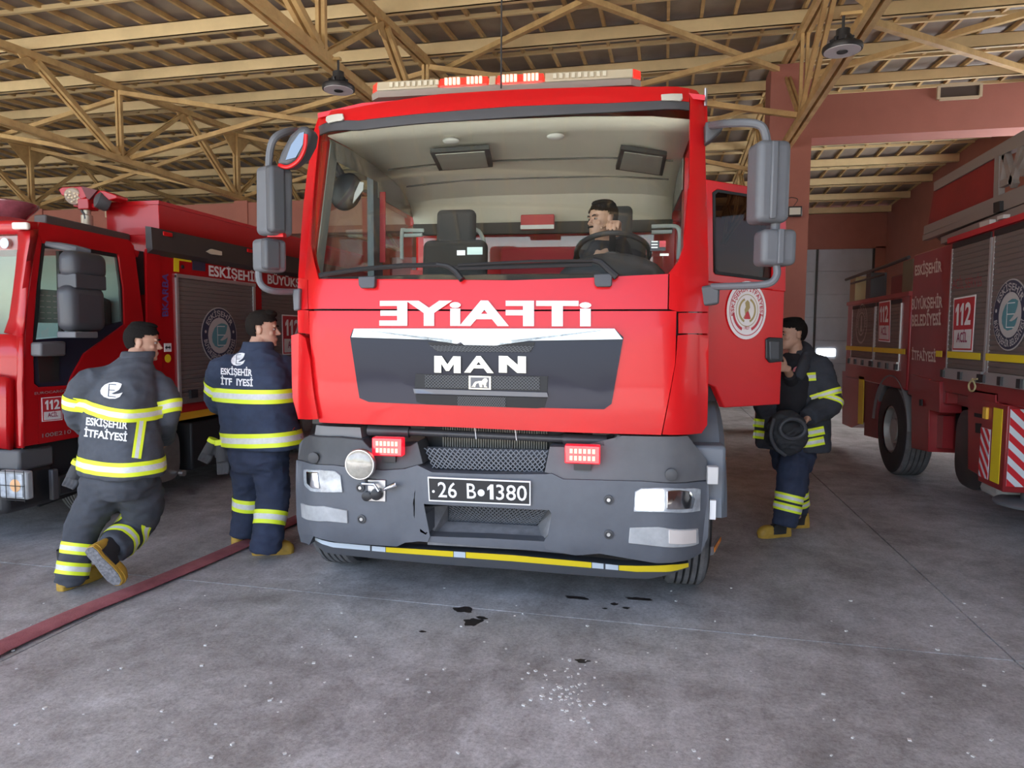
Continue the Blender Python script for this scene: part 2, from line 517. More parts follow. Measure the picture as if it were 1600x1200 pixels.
# ---- walls
def wallbox(name, a, b, m=None):
    o = MB().box(a, b).build(name, m or pink); tag(o, kind='structure'); return o
wallbox('wall_back', (-30, 24.4, 4.55), (22, 24.7, 5.85))
wallbox('shade_wall', (2.3, -1.6, -.1), (22, -1.35, 5.55))  # unseen wall added to keep daylight off the right bay
wallbox('wall_left', (-30.3, -1.6, -.1), (-30, 24.7, 6.5))
wr = wallbox('wall_right', (7.0, 9.0, -.1), (7.3, 24.6, 2.95))
wallbox('trim_1', (7.0, 9.0, 4.35), (7.3, 24.6, 6.4))
wallbox('trim_2', (7.0, 18.6, 2.95), (7.3, 24.6, 4.35))
wallbox('trim_3', (7.0, 9.0, 2.95), (7.3, 9.3, 4.35))
# lintel beam over the left bays and the band of dark below it
wallbox('trim_4', (-30, 14.25, 3.92), (-2.2, 14.6, 4.66))
for k, cx in enumerate((-15.35, -9.62, -3.82)):
    wallbox('trim_%d' % (5+k), (cx-.17, 14.22, 0), (cx+.17, 14.62, 4.7))
# right pillar and beam
wallbox('trim_8', (1.62, 12.0, 0), (2.27, 12.6, 6.05))
wallbox('trim_9', (2.27, 12.02, 4.86), (7.0, 12.5, 5.53))
# back wall pieces between the doors
for k, (a, b) in enumerate(((-30, -23), (-18.5, -16.6), (-12, -10.2), (-5.6, -3.4), (1.2, 3.2), (6.7, 7.0))):
    wallbox('trim_%d' % (10+k), (a, 24.4, -.1), (b, 24.7, 4.6))
n = 0
for a, b in ((-23, -18.5), (-16.6, -12), (-10.2, -5.6), (-3.4, 1.2), (3.2, 6.7)):
    n += 1
    d = empty('door_%d' % n, ((a+b)/2, 24.5, 0)); tag(d, kind='structure')
    ORG[0] = Vector(((a+b)/2, 24.5, 0))
    for k in range(6):
        z0 = k*.765
        MB().box((a+.02, 24.5, z0+.012), (b-.02, 24.55, z0+.753)).box((a+.02, 24.515, z0-.01), (b-.02, 24.54, z0+.775)).build('door_panel', panelw, d, bevel=.006)
    for xx in (a+.03, b-.03, (a+b)/2):
        bx('guide_rail', (xx-.03, 24.44, 0), (xx+.03, 24.49, 4.6), darkm, d)
    if n == 5:
        q0, q1 = PX(1276, 556, Y=24.49), PX(1305, 545.5, Y=24.49)
        MB().box((q0.x, 24.485, q0.z), (q1.x, 24.497, q1.z)).build('light_slot', mat('slot_daylight', (1, 1, 1), emit=7, emcol=(.95, .98, 1)), d)
    ORG[0] = Vector((0, 0, 0))
# high window strip in the right wall
wn = empty('window_1', (7.1, 14, 2.95)); tag(wn, kind='structure')
ORG[0] = Vector((7.1, 14, 2.95))
wfr = mat('window_frame', (.5, .22, .18), .6)
for k in range(8):
    y = 9.3+k*1.16
    MB().box((7.12, y+.06, 3.0), (7.14, y+1.12, 4.3)).build('pane', mat('window_daylight', (.9, .95, 1), .3, emit=5.0, emcol=(.9, .95, 1)), wn)
    bx('mullion', (7.0, y-.04, 2.95), (7.18, y+.05, 4.35), wfr, wn)
bx('sill', (6.95, 9.3, 2.9), (7.2, 18.6, 2.98), wfr, wn)
ORG[0] = Vector((0, 0, 0))
# duct grilles
def vent(c, wd, hd, lab):
    c = Vector(c)
    t = empty('wall_vent', c, 0, lab, 'vent')
    ORG[0] = c
    fr = mat('vent_frame', (.62, .52, .36), .6)
    for s in (-1, 1):
        bx('frame_side', (c.x+s*wd/2-.02, c.y-.05, c.z-hd/2), (c.x+s*wd/2+.02, c.y, c.z+hd/2), fr, t)
        bx('frame_rail', (c.x-wd/2+.02, c.y-.05, c.z+s*hd/2-.02), (c.x+wd/2-.02, c.y, c.z+s*hd/2+.02), fr, t)
    bx('grille', (c.x-wd/2+.02, c.y-.02, c.z-hd/2+.02), (c.x+wd/2-.02, c.y-.005, c.z+hd/2-.02), mat('vent_dark', (.08, .06, .05), .7), t)
    ORG[0] = Vector((0, 0, 0))
vent(PX(1498, 144, Y=12.0), .58, .2, 'tan framed vent on top of the pink beam')
vent(PX(179, 333, Y=14.22), .42, .2, 'small pale framed vent on the pink band behind the spotlight mast')
# high bay lamps
def highbay(c, lab):
    c = Vector(c)
    t = empty('high_bay_lamp', c, 0, lab, 'lamp', 'round high bay lamps')
    ORG[0] = c
    MB().lathe(c, (0, 0, 1), [(.178, 0), (.185, .02), (.18, .045), (.12, .075), (.085, .085), (.08, .14), (.06, .145)]).build('housing', blackp, t, smooth=True)
    MB().lathe(c+Vector((0, 0, -.006)), (0, 0, 1), [(.165, 0), (.165, .008)]).build('lens', mat('lamp_lens', (.6, .59, .62), .3), t, smooth=True)
    MB().lathe(c+Vector((0, 0, -.012)), (0, 0, 1), [(.05, 0), (.052, .008)]).build('sensor', blackp, t)
    for k in range(8):
        a = k*math.pi/4
        MB().bar(c+Vector((.05*math.cos(a), .05*math.sin(a), .11)), c+Vector((.11*math.cos(a), .11*math.sin(a), .085)), .012, .05).build('cooling_fin', blackp, t)
    MB().cyl(c+Vector((0, 0, .14)), c+Vector((0, 0, .2)), .065, 16).build('driver_box', blackp, t, smooth=True)
    MB().cyl(c+Vector((0, 0, .2)), c+Vector((0, 0, .34)), .014, 8).build('hook', darkm, t)
    xt = min(TX, key=lambda q: abs(q-c.x))
    MB().bar((c.x-.03 if xt > c.x else c.x+.03, c.y, c.z+.345), (xt, c.y, c.z+.345), .05, .03).build('bracket', steel, t)
    ORG[0] = Vector((0, 0, 0))
p = PX(1316, 80, Z=4.42); highbay((p.x, p.y, p.z), 'round high bay lamp hanging beside the pink beam')
p = PX(529, 141, Z=4.42); highbay((p.x, p.y, p.z), 'round high bay lamp hanging left of the warning light bar')
# floodlight on the pillar
p = PX(1241, 331, Y=11.9)
t = empty('flood_lamp', p, 0, 'small square floodlight fixed to the pink column', 'lamp')
ORG[0] = p
bx('housing', p+Vector((-.11, -.06, -.08)), p+Vector((.11, .04, .08)), blackp, t, bevel=.01)
MB().prism([p+Vector(q) for q in ((-.085, -.062, -.055), (.085, -.062, -.055), (.085, -.062, .055), (-.085, -.062, .055))], (0, -.006, 0)).build('lens', mat('flood_glass', (.75, .75, .68), .15), t)
MB().tube(spline([p+Vector(q) for q in ((-.02, .03, .08), (.05, .03, .2), (-.05, .05, .24), (-.14, .06, .2))]), .006, 6).build('cable', blackp, t)
ORG[0] = Vector((0, 0, 0))
# ================================================================== the fire engine in the middle
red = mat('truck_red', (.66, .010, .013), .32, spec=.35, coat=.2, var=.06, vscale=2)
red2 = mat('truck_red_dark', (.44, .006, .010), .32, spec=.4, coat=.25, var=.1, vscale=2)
redold = mat('truck_red_old', (.30, .018, .022), .4, coat=.25, var=.18, vscale=2)
grey = mat('bumper_grey', (.115, .126, .148), .5, var=.18, vscale=5, bump=.05, bscale=260)
grey2 = mat('moulding_grey', (.075, .077, .082), .55, var=.3, vscale=4)
mirg = mat('mirror_grey', (.125, .132, .145), .5, var=.1, vscale=7)
mirg2 = mat('mirror_dark_grey', (.075, .078, .085), .5)
chrome = mat('chrome', (.66, .67, .70), .1, 1)
gloss = mat('gloss_black', (.022, .024, .042), .12, spec=.22)
white = mat('white_paint', (.86, .86, .86), .5)
black = mat('matt_black', (.016, .016, .017), .6)
rubber = mat('rubber', (.028, .028, .03), .75, var=.3, vscale=8)
treadm = mat('tread_dusty', (.20, .20, .205), .85, var=.4, vscale=9)
lens = mat('headlamp_lens', (.52, .56, .60), .12, var=.45, vscale=14, coat=1)
lenso = mat('orange_lens', (.9, .27, .02), .25)
ledred = mat('led_lit', (1, .06, .04), .3, emit=1.5, emcol=(1, .30, .2))
ledhouse = mat('led_housing_red', (.5, .004, .01), .25, emit=.5, emcol=(1, .01, .03), coat=1)
yellow = mat('yellow_tape', (.86, .66, .02), .45)
silver = mat('silver_tape', (.60, .68, .75), .45)
headl = mat('headliner', (.82, .80, .70), .8, var=.05, vscale=2)
dashm = mat('dash_black', (.035, .036, .04), .7)
seatm = mat('seat_black', (.045, .045, .045), .85)
redcloth = mat('red_cloth', (.42, .03, .045), .8)
railm = mat('pale_rail', (.62, .70, .68), .4)
steelb = mat('bare_steel', (.5, .5, .5), .35, .9)
finm = mat('radiator_fin', (.33, .31, .27), .6, .3)
wglass = glassmat('windscreen_glass', (.94, .97, .93))
sglass = glassmat('side_glass', (.90, .93, .91))

TA = R(3.5)
TRK = empty('fire_truck', (-.95951, 3.64823, 0), TA, 'large red fire engine in the centre with its driver door open', 'fire engine')
TM = Matrix.Translation((-.95951, 3.64823, 0)) @ Matrix.Rotation(TA, 4, 'Z')
TI = TM.inverted()
CL = TI @ CAM
def tray(px, py): return TI.to_3x3() @ ray(px, py)
def cv(x):
    x = min(abs(x), 1.22)
    return .06*(x/1.1)**2.4+max(0, x-.98)**2*2.5
def g_cab(x, z): return lerpt([(1.0,.06),(1.3,.03),(1.7,.05),(1.95,.09),(2.02,.11),(2.95,.33),(3.0,.35),(3.1,.42),(3.2,.52)], z)+cv(x)
def g_b(x, z): return lerpt([(.2,.12),(.33,.05),(.45,.0),(.75,.0),(.9,.02),(1.0,.05)], z)+cv(x)
def TP(px, py, g=None, y=None, off=0):
    d = tray(px, py)
    if y is not None: return CL+d*((y-CL.y)/d.y)
    yy = 0
    for _ in range(14):
        p = CL+d*((yy-CL.y)/d.y)
        yy = .5*yy+.5*(g(p.x, p.z)+off)
    return p
def panel(name, px, g, thick, m, parent=None, off=0, bevel=0, step=.07, local=False):
    """a panel whose outline is given in photo pixels, laid on the curved front g and given thickness backwards"""
    polys = px if isinstance(px[0], list) else [px]
    bm = bmesh.new()
    pts = []
    for poly in polys:
        pp = [TP(a, b, g, off=off) for a, b in poly]
        pts += pp
        f = bm.faces.new([bm.verts.new((p.x, 0, p.z)) for p in pp])
        bmesh.ops.triangulate(bm, faces=[f], ngon_method='EAR_CLIP')
    bmesh.ops.remove_doubles(bm, verts=bm.verts, dist=1e-5)
    x0, x1 = min(p.x for p in pts), max(p.x for p in pts)
    z0, z1 = min(p.z for p in pts), max(p.z for p in pts)
    for a, b, ax in ((x0, x1, 0), (z0, z1, 2)):
        st = step if ax == 0 else step*1.6
        n = int((b-a)/st)
        for k in range(1, n+1):
            c = a+(b-a)*k/(n+1)
            no = (1, 0, 0) if ax == 0 else (0, 0, 1)
            bmesh.ops.bisect_plane(bm, geom=bm.verts[:]+bm.edges[:]+bm.faces[:], plane_co=(c if ax == 0 else 0, 0, c if ax == 2 else 0), plane_no=no, dist=1e-5)
    for v in bm.verts: v.co.y = g(v.co.x, v.co.z)+off
    bmesh.ops.remove_doubles(bm, verts=bm.verts, dist=1e-5)
    if thick:
        r = bmesh.ops.extrude_face_region(bm, geom=bm.faces[:])
        for e in r['geom']:
            if isinstance(e, bmesh.types.BMVert): e.co.y += thick
    bmesh.ops.recalc_face_normals(bm, faces=bm.faces)
    me = bpy.data.meshes.new(name)
    bm.to_mesh(me); bm.free()
    me.materials.append(m)
    me.polygons.foreach_set('use_smooth', [True]*len(me.polygons))
    me.set_sharp_from_angle(angle=R(38))
    o = bpy.data.objects.new(name, me)
    COL.objects.link(o)
    o.parent = parent or TRK
    if bevel:
        b = o.modifiers.new('bevel', 'BEVEL'); b.width = bevel; b.segments = 2; b.limit_method = 'ANGLE'; b.angle_limit = R(50)
    return o
def tb(name, mb, m, parent=None, **k):       # a truck part from a mesh builder (truck coordinates)
    return mb.build(name, m, parent or TRK, **k)
def rbox(c, hx, hy, hz, rz=0, rx=0, ry=0):
    M = Matrix.Rotation(rz, 3, 'Z') @ Matrix.Rotation(ry, 3, 'Y') @ Matrix.Rotation(rx, 3, 'X')
    return MB().obox(c, M @ Vector((hx, 0, 0)), M @ Vector((0, hy, 0)), M @ Vector((0, 0, hz)))

# ---- cab front
panel('roof_front', [(497,197),(500,179),(540,171),(575,164),(687,147),(800,140),(950,135.5),(1025,135.5),(1077,138),(1077,159),(950,161),(800,166),(650,178),(560,188)], g_cab, .03, red)
panel('windscreen_seal', [(497,197),(560,188),(650,178),(800,166),(950,161),(1077,159),(1077,172),(950,175),(800,183),(650,193),(560,203),(498,211)], g_cab, .02, mat('seal_grey', (.07,.07,.075), .5), off=.004)
panel('pillar', [(497,183),(500,179),(498,210),(492,270),(488,320),(485.5,382),(488,415),(496,430),(498,437),(480,437),(468,437),(466,432),(469,382),(474,320),(480,270),(490,207)], g_cab, .05, red)
panel('pillar', [(1077,138),(1088,141),(1096,150),(1100.5,171),(1102,233),(1104,318),(1107,403),(1107,432),(1060,432),(1044,428),(1060,408),(1068,385),(1074,350),(1077,301)], g_cab, .05, red)
panel('windscreen', [(497,207),(560,199),(650,189),(800,179),(950,171),(1077,168),(1077,301),(1074,350),(1068,385),(1060,408),(1044,428),(922,434),(800,437),(640,438),(560,438),(497,436),(488,415),(485.5,382),(488,320),(492,270)], g_cab, 0, wglass, off=.012)
panel('bonnet_panel', [(496,436),(560,438),(800,438),(922,434),(1044,428),(1043,483),(800,484),(482,483),(481,437)], g_cab, .04, red)
panel('bonnet_corner', [(466,434),(480,437),(481,483),(470,484),(465,470)], g_cab, .05, red)
panel('bonnet_corner', [(1046,429),(1107,432),(1107,487),(1060,487),(1045,483)], g_cab, .05, red)
panel('grille_surround', [(483,486),(800,486.5),(1057,486),(1055,567),(1033,679.5),(877,675),(702,667),(499,660),(484,524)], g_cab, .05, red, off=-.006)
panel('corner_deflector', [(455,524),(466,521),(477,528),(484,560),(497,655),(466,655),(457.5,624)], g_cab, .06, red, off=-.03)
panel('corner_deflector', [(1059,524),(1080,522),(1107,524),(1106,600),(1105,664),(1096,677),(1035,679),(1056,567)], g_cab, .06, red, off=-.02)
panel('corner_panel', [(465,484),(482,485),(484,522),(466,520)], g_cab, .05, red)
panel('corner_panel', [(1060,489),(1107,489),(1107,521),(1060,521)], g_cab, .05, red)
# ---- mirror lettering over the seam (reads right in a driving mirror)
itf = [TP(593,509,g_cab,off=-.010), TP(924,510,g_cab,off=-.010), TP(924,470,g_cab,off=-.010), TP(593,470,g_cab,off=-.010)]
q = quadmap(*itf)
def on_cab(u, v, off=-.013):
    p = q(1-u, v)
    return Vector((p.x, g_cab(p.x, p.z)+off, p.z))
text_on('mirrored_lettering', 'iTFAiYE', on_cab, white, TRK, bold=.035, spacing=1.02)
# ---- grille
gp = panel('grille_panel', [(547,527),(551.5,514.5),(756,514.5),(961,514.5),(974,527),(955.5,631),(944,639.5),(839,637),(668,632),(576,628),(561.6,622)], g_cab, .02, gloss, off=-.016)
panel('chrome_strip', [(549,527),(553,513.5),(756,513.5),(960,513.5),(973,530),(784,533),(774,540),(725,539),(717,532)], g_cab, .02, mat('chrome_dim', (.42,.43,.47), .12, 1), gp, off=-.03, bevel=.004)
slot = mat('slot_black', (.008,.008,.009), .6)
meshm = mat('grille_mesh', (.075,.078,.085), .4, .4)
def lattice(name, a, b, c, d, nx, ny, wd, m, parent, diamond=True):
    """thin crossing bars filling the quad a b c d"""
    f = quadmap(a, b, c, d); mb = MB()
    def seg(u0, v0, u1, v1):
        mb.bar(f(u0, v0), f(u1, v1), wd, wd, (0, 1, 0))
    for k in range(-ny, nx):
        for s in (1, -1):
            u0, u1 = k/nx, (k+ny)/nx
            v0, v1 = (0, 1) if s > 0 else (1, 0)
            if u0 < 0: v0 += (v1-v0)*(-u0)/(u1-u0); u0 = 0
            if u1 > 1: v1 = v0+(v1-v0)*(1-u0)/(u1-u0); u1 = 1
            if u1-u0 > 1e-3: seg(u0, v0, u1, v1)
    o = mb.build(name, m, parent); o['kind'] = 'stuff'
    return o
def slotpart(px, nx, ny, inner):
    sl = panel('grille_slot', px, g_cab, .01, slot, gp, off=-.022)
    a, b, c, d = [TP(x, y, g_cab, off=-.026) for x, y in inner]
    lattice('slot_mesh', a, b, c, d, nx, ny, .0035, meshm, gp)
slotpart([(668,535),(717,535),(725,541),(774,542),(784,536),(836,535),(829,550),(682,549)], 26, 2, [(684,549),(827,550),(834,541),(672,540)])
slotpart([(649,584),(732,586),(856,588),(855,612),(767,609),(648,606)], 34, 4, [(664,605),(843,609),(843,589),(664,586)])
slotpart([(649,616.5),(855,621.7),(850,637),(839,638),(668,632),(651,628)], 20, 3, [(715,634),(790,636),(790,621),(715,619)])
panel('slot_bar', [(645,607),(855,613),(857,621),(647,615)], g_cab, .02, mat('bar_grey', (.10,.105,.13), .25, coat=.6), gp, off=-.034, bevel=.004)
for ch, x0, x1 in (('M', 679, 720), ('A', 725.5, 771.5), ('N', 779.6, 822)):
    qq = quadmap(*[TP(x, y, g_cab, off=-.026) for x, y in ((x0, 582), (x1, 583), (x1, 557), (x0, 556))])
    text_on('badge_letter', ch, lambda u, v: qq(u, v)+Vector((0, -.004, 0)), chrome, gp, bold=.028)
bq = [TP(x, y, g_cab, off=-.034) for x, y in ((732.5, 608), (767, 609), (767, 588), (732.5, 587))]
bd = MB().prism([p for p in bq], (0, .012, 0)).build('badge_plate', chrome, gp)
f = quadmap(*bq)
MB().prism([f(u, v)+Vector((0, -.002, 0)) for u, v in ((.08,.1),(.92,.1),(.92,.9),(.08,.9))], (0, .004, 0)).build('badge_field', mat('badge_grey', (.12,.12,.13), .4), bd)
lion = [(.12,.16),(.2,.2),(.3,.17),(.34,.42),(.46,.5),(.5,.2),(.56,.16),(.62,.2),(.6,.4),(.68,.36),(.7,.18),(.84,.16),(.82,.24),(.78,.26),(.8,.5),(.86,.66),(.82,.82),(.74,.86),(.66,.78),(.6,.64),(.46,.62),(.3,.56),(.22,.42),(.18,.26)]
MB().prism([f(u, v)+Vector((0, -.004, 0)) for u, v in lion], (0, .003, 0)).build('badge_lion', chrome, bd)
# ---- hinge covers, wipers, marker lamps
for x0, x1, y0, y1 in ((559.5, 586, 432, 450), (928, 957, 428, 448)):
    panel('hinge_cover', [(x0,y0),(x1,y0-1),(x1-1,y1-3),(x1-4,y1),(x0+4,y1),(x0+1,y1-4)], g_cab, .04, mirg2, off=-.035, bevel=.006)
def onw(px, py, off=-.03): return TP(px, py, g_cab, off=off)
wp = tb('wiper', MB().tube([onw(722,437), onw(712,424), onw(700,416,-.045), onw(682,413,-.05)], [.019,.018,.016,.014], 8), black, smooth=True)
tb('wiper_blade', MB().tube([onw(500,430), onw(560,421), onw(630,415), onw(684,414)], .015, 6).tube([onw(506,428,-.05), onw(600,416,-.06), onw(690,414,-.055)], .007, 6), black, wp, smooth=True)
wp = tb('wiper', MB().tube([onw(964,433), onw(950,420), onw(938,409,-.045), onw(926,406,-.05)], [.02,.019,.017,.015], 8), black, smooth=True)
tb('wiper_blade', MB().tube([onw(706,419), onw(800,416), onw(870,414), onw(925,412)], .016, 6).tube([onw(715,414,-.05), onw(830,408,-.065), onw(928,407,-.055)], .008, 6), black, wp, smooth=True)
panel('marker_lamp', [(509,181),(535,177),(537,185),(533,188),(512,192),(508,188)], g_cab, .02, mat('marker_lens', (.62,.6,.52), .3), off=-.018, bevel=.004)
panel('marker_lamp', [(1033,147),(1066,146),(1067,154),(1064,157),(1034,156)], g_cab, .02, MATS['marker_lens'], off=-.018, bevel=.004)
# ---- bumper
bp = panel('bumper', [[(463,719),(520,727),(560,732),(600,735),(632,733),(652,727),(652,787),(644,796),(648,820),(672,838),(668,847),(654,846),(633,848),(620,854),(530,848),(490,838),(484,836),(483,852),(470,847),(467,820),(462.5,766)],
    [(652,727),(675,738),(760,741),(850,741),(862,740),(858,797),(760,792),(652,787)],
    [(862,740),(880,749),(1000,752),(1107,752),(1108,800),(1106,840),(1095,865),(1075,875),(1025,880),(937,865),(900,868),(882,865),(852,858),(850,846),(857,835),(862,803),(858,797)]], g_b, .22, grey, bevel=.012)
panel('bumper_lip', [(672,838),(760,841),(850,846),(852,858),(882,865),(800,857),(668,847)], g_b, .1, grey, bp, off=.012)
panel('bumper_moulding', [(465,718),(467,694),(474,685),(483,680),(530,683),(566,687),(578,700),(640,697),(652,690),(661,725),(631,733),(600,735),(560,732),(520,727)], g_b, .2, grey2, off=.015, bevel=.012)
panel('bumper_moulding', [(851,738),(859,698),(900,699),(950,696),(972,681),(1074,681),(1077,702),(1095,709),(1104,718),(1107,750),(1000,751),(880,748),(862,740)], g_b, .2, mat('moulding_faded', (.135,.137,.145), .6, var=.2, vscale=3), off=.015, bevel=.012)
panel('bumper_upper', [(494,664),(563,668),(566,690),(490,690)], g_b, .15, mat('fairing_grey', (.2,.2,.2), .6), off=.06)
panel('bumper_upper', [(965,680),(1076,682),(1078,700),(950,697)], g_b, .15, MATS['fairing_grey'], off=.06)
tb('intake_step', MB().add([TP(668,846,y=.04), TP(852,855,y=.04), TP(848,822,y=.24), TP(690,814,y=.24), TP(668,851,y=.04), TP(852,861,y=.04), TP(848,832,y=.24), TP(690,824,y=.24)], [(0,1,2,3),(7,6,5,4),(0,4,5,1),(1,5,6,2),(2,6,7,3),(3,7,4,0)]), mat('step_dusty', (.27,.27,.28), .8, var=.35, vscale=9), bp)
tb('intake_cheek', MB().prism([TP(645,792,y=.1), TP(700,790,y=.25), TP(700,818,y=.25), TP(672,842,y=.06), TP(648,822,y=.04)], (-.01, .02, 0)), MATS['step_dusty'], bp)
tb('intake_cheek', MB().prism([TP(862,800,y=.1), TP(856,797,y=.27), TP(838,823,y=.27), TP(850,850,y=.06), TP(860,832,y=.05)], (.01, .02, 0)), MATS['step_dusty'], bp)
tb('radiator', MB().box((-.45, .34, .45), (.42, .40, 1.2)), darkm)
for k in range(44):
    x = -.33+k*.0148
    tb('radiator_fin', MB().box((x, .315, .96), (x+.008, .345, 1.12)), finm)
lattice('upper_mesh', TP(676,731,y=.1), TP(849,738,y=.1), TP(856,704,y=.12), TP(663,700,y=.12), 24, 4, .006, mat('mesh_grey', (.13,.14,.16), .5, .3), bp)
tb('mesh_backing', MB().prism([TP(664,740,y=.2), TP(858,745,y=.2), TP(858,703,y=.2), TP(662,698,y=.2)], (0, .02, 0)), mat('mesh_back', (.055,.058,.065), .7), bp)
lattice('lower_mesh', TP(700,814,y=.27), TP(838,821,y=.27), TP(858,796,y=.27), TP(676,787,y=.27), 26, 5, .006, MATS['mesh_grey'], bp)
tb('mesh_backing', MB().prism([TP(672,826,y=.31), TP(862,834,y=.31), TP(864,785,y=.31), TP(664,776,y=.31)], (0, .02, 0)), MATS['mesh_back'], bp)
tb('cross_tube', MB().tube([TP(578,672,y=.17), TP(970,690,y=.17)], .022, 12).tube([TP(576,672,y=.17), TP(640,675,y=.17)], .034, 12).tube([TP(880,686,y=.17), TP(948,689,y=.17)], .034, 12), mat('tube_black', (.05,.05,.055), .4), smooth=True)
for x, y in ((742, 677), (805, 679)):
    tb('cable_tie', MB().tube([TP(x,y-9,y=.14), TP(x+1,y,y=.13), TP(x+2,y+9,y=.14)], .003, 6), white)
# ---- lights
def lamp_panel(name, px, m, off=-.012, bev=.004, parent=None): return panel(name, px, g_b, .02, m, parent, off=off, bevel=bev, step=.05)
hl = lamp_panel('headlamp', [(474,733),(500,734),(523,736),(532,743),(535,770),(510,770),(485,768),(475,759)], lens)
lamp_panel('headlamp_reflector', [(478,737),(496,738),(499,764),(487,763),(479,756)], chrome, -.018, parent=hl)
hl = lamp_panel('headlamp', [(992,768),(1002,763),(1040,762),(1087,763),(1095,764),(1094,799),(1040,801),(990,800)], lens)
lamp_panel('headlamp_glare', [(996,769),(1003,766),(1037,766),(1037,798),(994,797)], mat('headlamp_glint', (1,1,1), .2, emit=5, emcol=(.95,.98,1)), -.018, parent=hl)  # emission stands in for a bright reflection on this lens
lamp_panel('headlamp_reflector', [(1042,767),(1062,766),(1080,768),(1086,780),(1082,795),(1042,796)], chrome, -.018, parent=hl)
fl = lamp_panel('fog_lamp', [(469,786),(505,791),(542,798),(543,818),(510,815),(471,809)], mat('fog_lens', (.46,.475,.485), .25, var=.25, vscale=10))
fl = lamp_panel('fog_lamp', [(984,825),(1030,824),(1091,826),(1092,850),(1085,853),(982,849)], MATS['fog_lens'])
lamp_panel('turn_lens', [(1045,828),(1088,828),(1088,849),(1045,850)], mat('turn_pale', (.72,.66,.62), .3), -.016, parent=fl)
for cx, cy in ((563,762),(565,811),(951,781),(951,835)):
    p = TP(cx, cy, g_b, off=-.004)
    tb('bolt_ring', MB().lathe(p, (0,-1,0), [(.026,0),(.026,.006),(.018,.008),(.016,.002)], 18), grey2, bp, smooth=True)
    tb('bolt_head', MB().lathe(p, (0,-1,0), [(.01,.001),(.01,.009)], 10), steelb, bp)
for cx, cy in ((491,715),(1049,741)):
    tb('round_cap', MB().lathe(TP(cx, cy, g_b, off=.004), (0,-1,0), [(.034,0),(.034,.014),(.028,.017)], 22), grey2, bp, smooth=True)
def strobe(x0, x1, y0, y1):
    a, b = TP(x0, y1, y=.0), TP(x1, y0, y=.0)
    o = tb('strobe_lamp', MB().box((a.x, -.0, a.z), (b.x, .06, b.z)), ledhouse, bevel=.006)
    for i in range(6):
        for j in range(2):
            cx = a.x+(b.x-a.x)*(.12+.76*(i+.5)/6); cz = a.z+(b.z-a.z)*(.12+.76*(j+.5)/2)
            wx, wz = (b.x-a.x)*.04, (b.z-a.z)*.12
            MB().box((cx-wx, -.006, cz-wz), (cx+wx, .002, cz+wz)).build('led', ledred, o)
    tb('strobe_bracket', MB().box((a.x+.05, .03, a.z-.04), (b.x-.05, .12, a.z+.02)), blackp, o)
strobe(581, 628, 685, 712)
strobe(882, 938, 697, 724)
p = TP(562, 726, y=-.06)
sl = tb('spot_lamp', MB().lathe(p, (0,-1,0), [(.03,-.11),(.065,-.08),(.088,-.03),(.09,0),(.086,.006)], 30), steelb, smooth=True)
tb('spot_lens', MB().lathe(p, (0,-1,0), [(.083,.004),(.07,.014),(.04,.022),(.005,.025)], 30), mat('spot_glass', (.52,.49,.42), .12, var=.35, vscale=12, coat=1), sl, smooth=True)
tb('spot_bracket', MB().tube([p+Vector((.0,.08,-.07)), p+Vector((.02,.07,-.13))], .012, 8), darkm, sl)
a, b = TP(575, 783, g_b, off=-.01), TP(603, 750, g_b, off=-.01)
hp = tb('coupling_plate', MB().box((a.x, a.y-.005, a.z), (b.x, a.y+.02, b.z)), steelb, bevel=.004)
tb('coupling_cap', MB().lathe(TP(572,776,y=-.02), (0,-1,0), [(.026,-.05),(.028,0),(.012,.006)], 16).lathe(TP(588,773,y=-.02), (.3,-1,0), [(.032,-.05),(.034,0),(.014,.008)], 16), blackp, hp, smooth=True)
tb('coupling_pin', MB().tube([TP(600,765,y=-.02), TP(606,762,y=-.03), TP(619,757,y=-.02)], [.009,.012,.016], 10).tube([TP(566,756,y=-.01), TP(585,757,y=-.03), TP(592,768,y=-.04)], .009, 8), chrome, hp, smooth=True)
# ---- number plate
pl = [TP(x, y, y=-.02) for x, y in ((670,783),(829,790),(829,752),(668,745))]
f = quadmap(*pl)
np_ = tb('number_plate', MB().prism(pl, (0, .012, 0)), white)
MB().prism([f(u, v)+Vector((0,-.002,0)) for u, v in ((.012,.06),(.988,.06),(.988,.94),(.012,.94))], (0, .004, 0)).build('plate_field', black, np_)
def pt(s, u0, u1): text_on('plate_text', s, lambda u, v: f(u0+(u1-u0)*u, .19+.62*v)+Vector((0,-.005,0)), white, np_, bold=.008)
pt('26', .10, .285); pt('B', .385, .475); pt('1', .585, .645); pt('380', .67, .965)
for u, v, r in ((.055,.42,.008),(.525,.45,.02)):
    c = f(u, v)+Vector((0,-.006,0))
    MB().lathe(c, (0,-1,0), [(r,0),(r,.002)], 16).build('plate_dot', white, np_)
# ---- lower bar with reflective tape
def g_l(x, z): return g_b(x, z)+.05
lb = panel('under_bar', [(490,839),(507,846),(602,854.5),(700,861),(800,867),(925,878.5),(975,884),(1030,884),(1076,879),(1076,886),(1060,893),(1037,900),(1012,905),(950,902),(800,890),(665,880),(579,872),(507,863),(494,852)], g_l, .1, mat('under_bar_grey', (.075,.08,.09), .45), bevel=.012)
def top(x): return lerpt([(490,839),(507,846.5),(602,855),(800,867.5),(925,879),(975,884.5),(1030,884),(1076,880)], x)
def bot(x): return lerpt([(490,843),(507,854),(606,863),(800,877),(925,887.5),(1000,894),(1050,893),(1076,886)], x)
def tape(x0, x1, m):
    n = max(2, int((x1-x0)/24))
    xx = [x0+(x1-x0)*k/n for k in range(n+1)]
    panel('reflective_tape', [(x, top(x)) for x in xx]+[(x, bot(x)) for x in xx[::-1]], g_l, .004, m, lb, off=-.006)
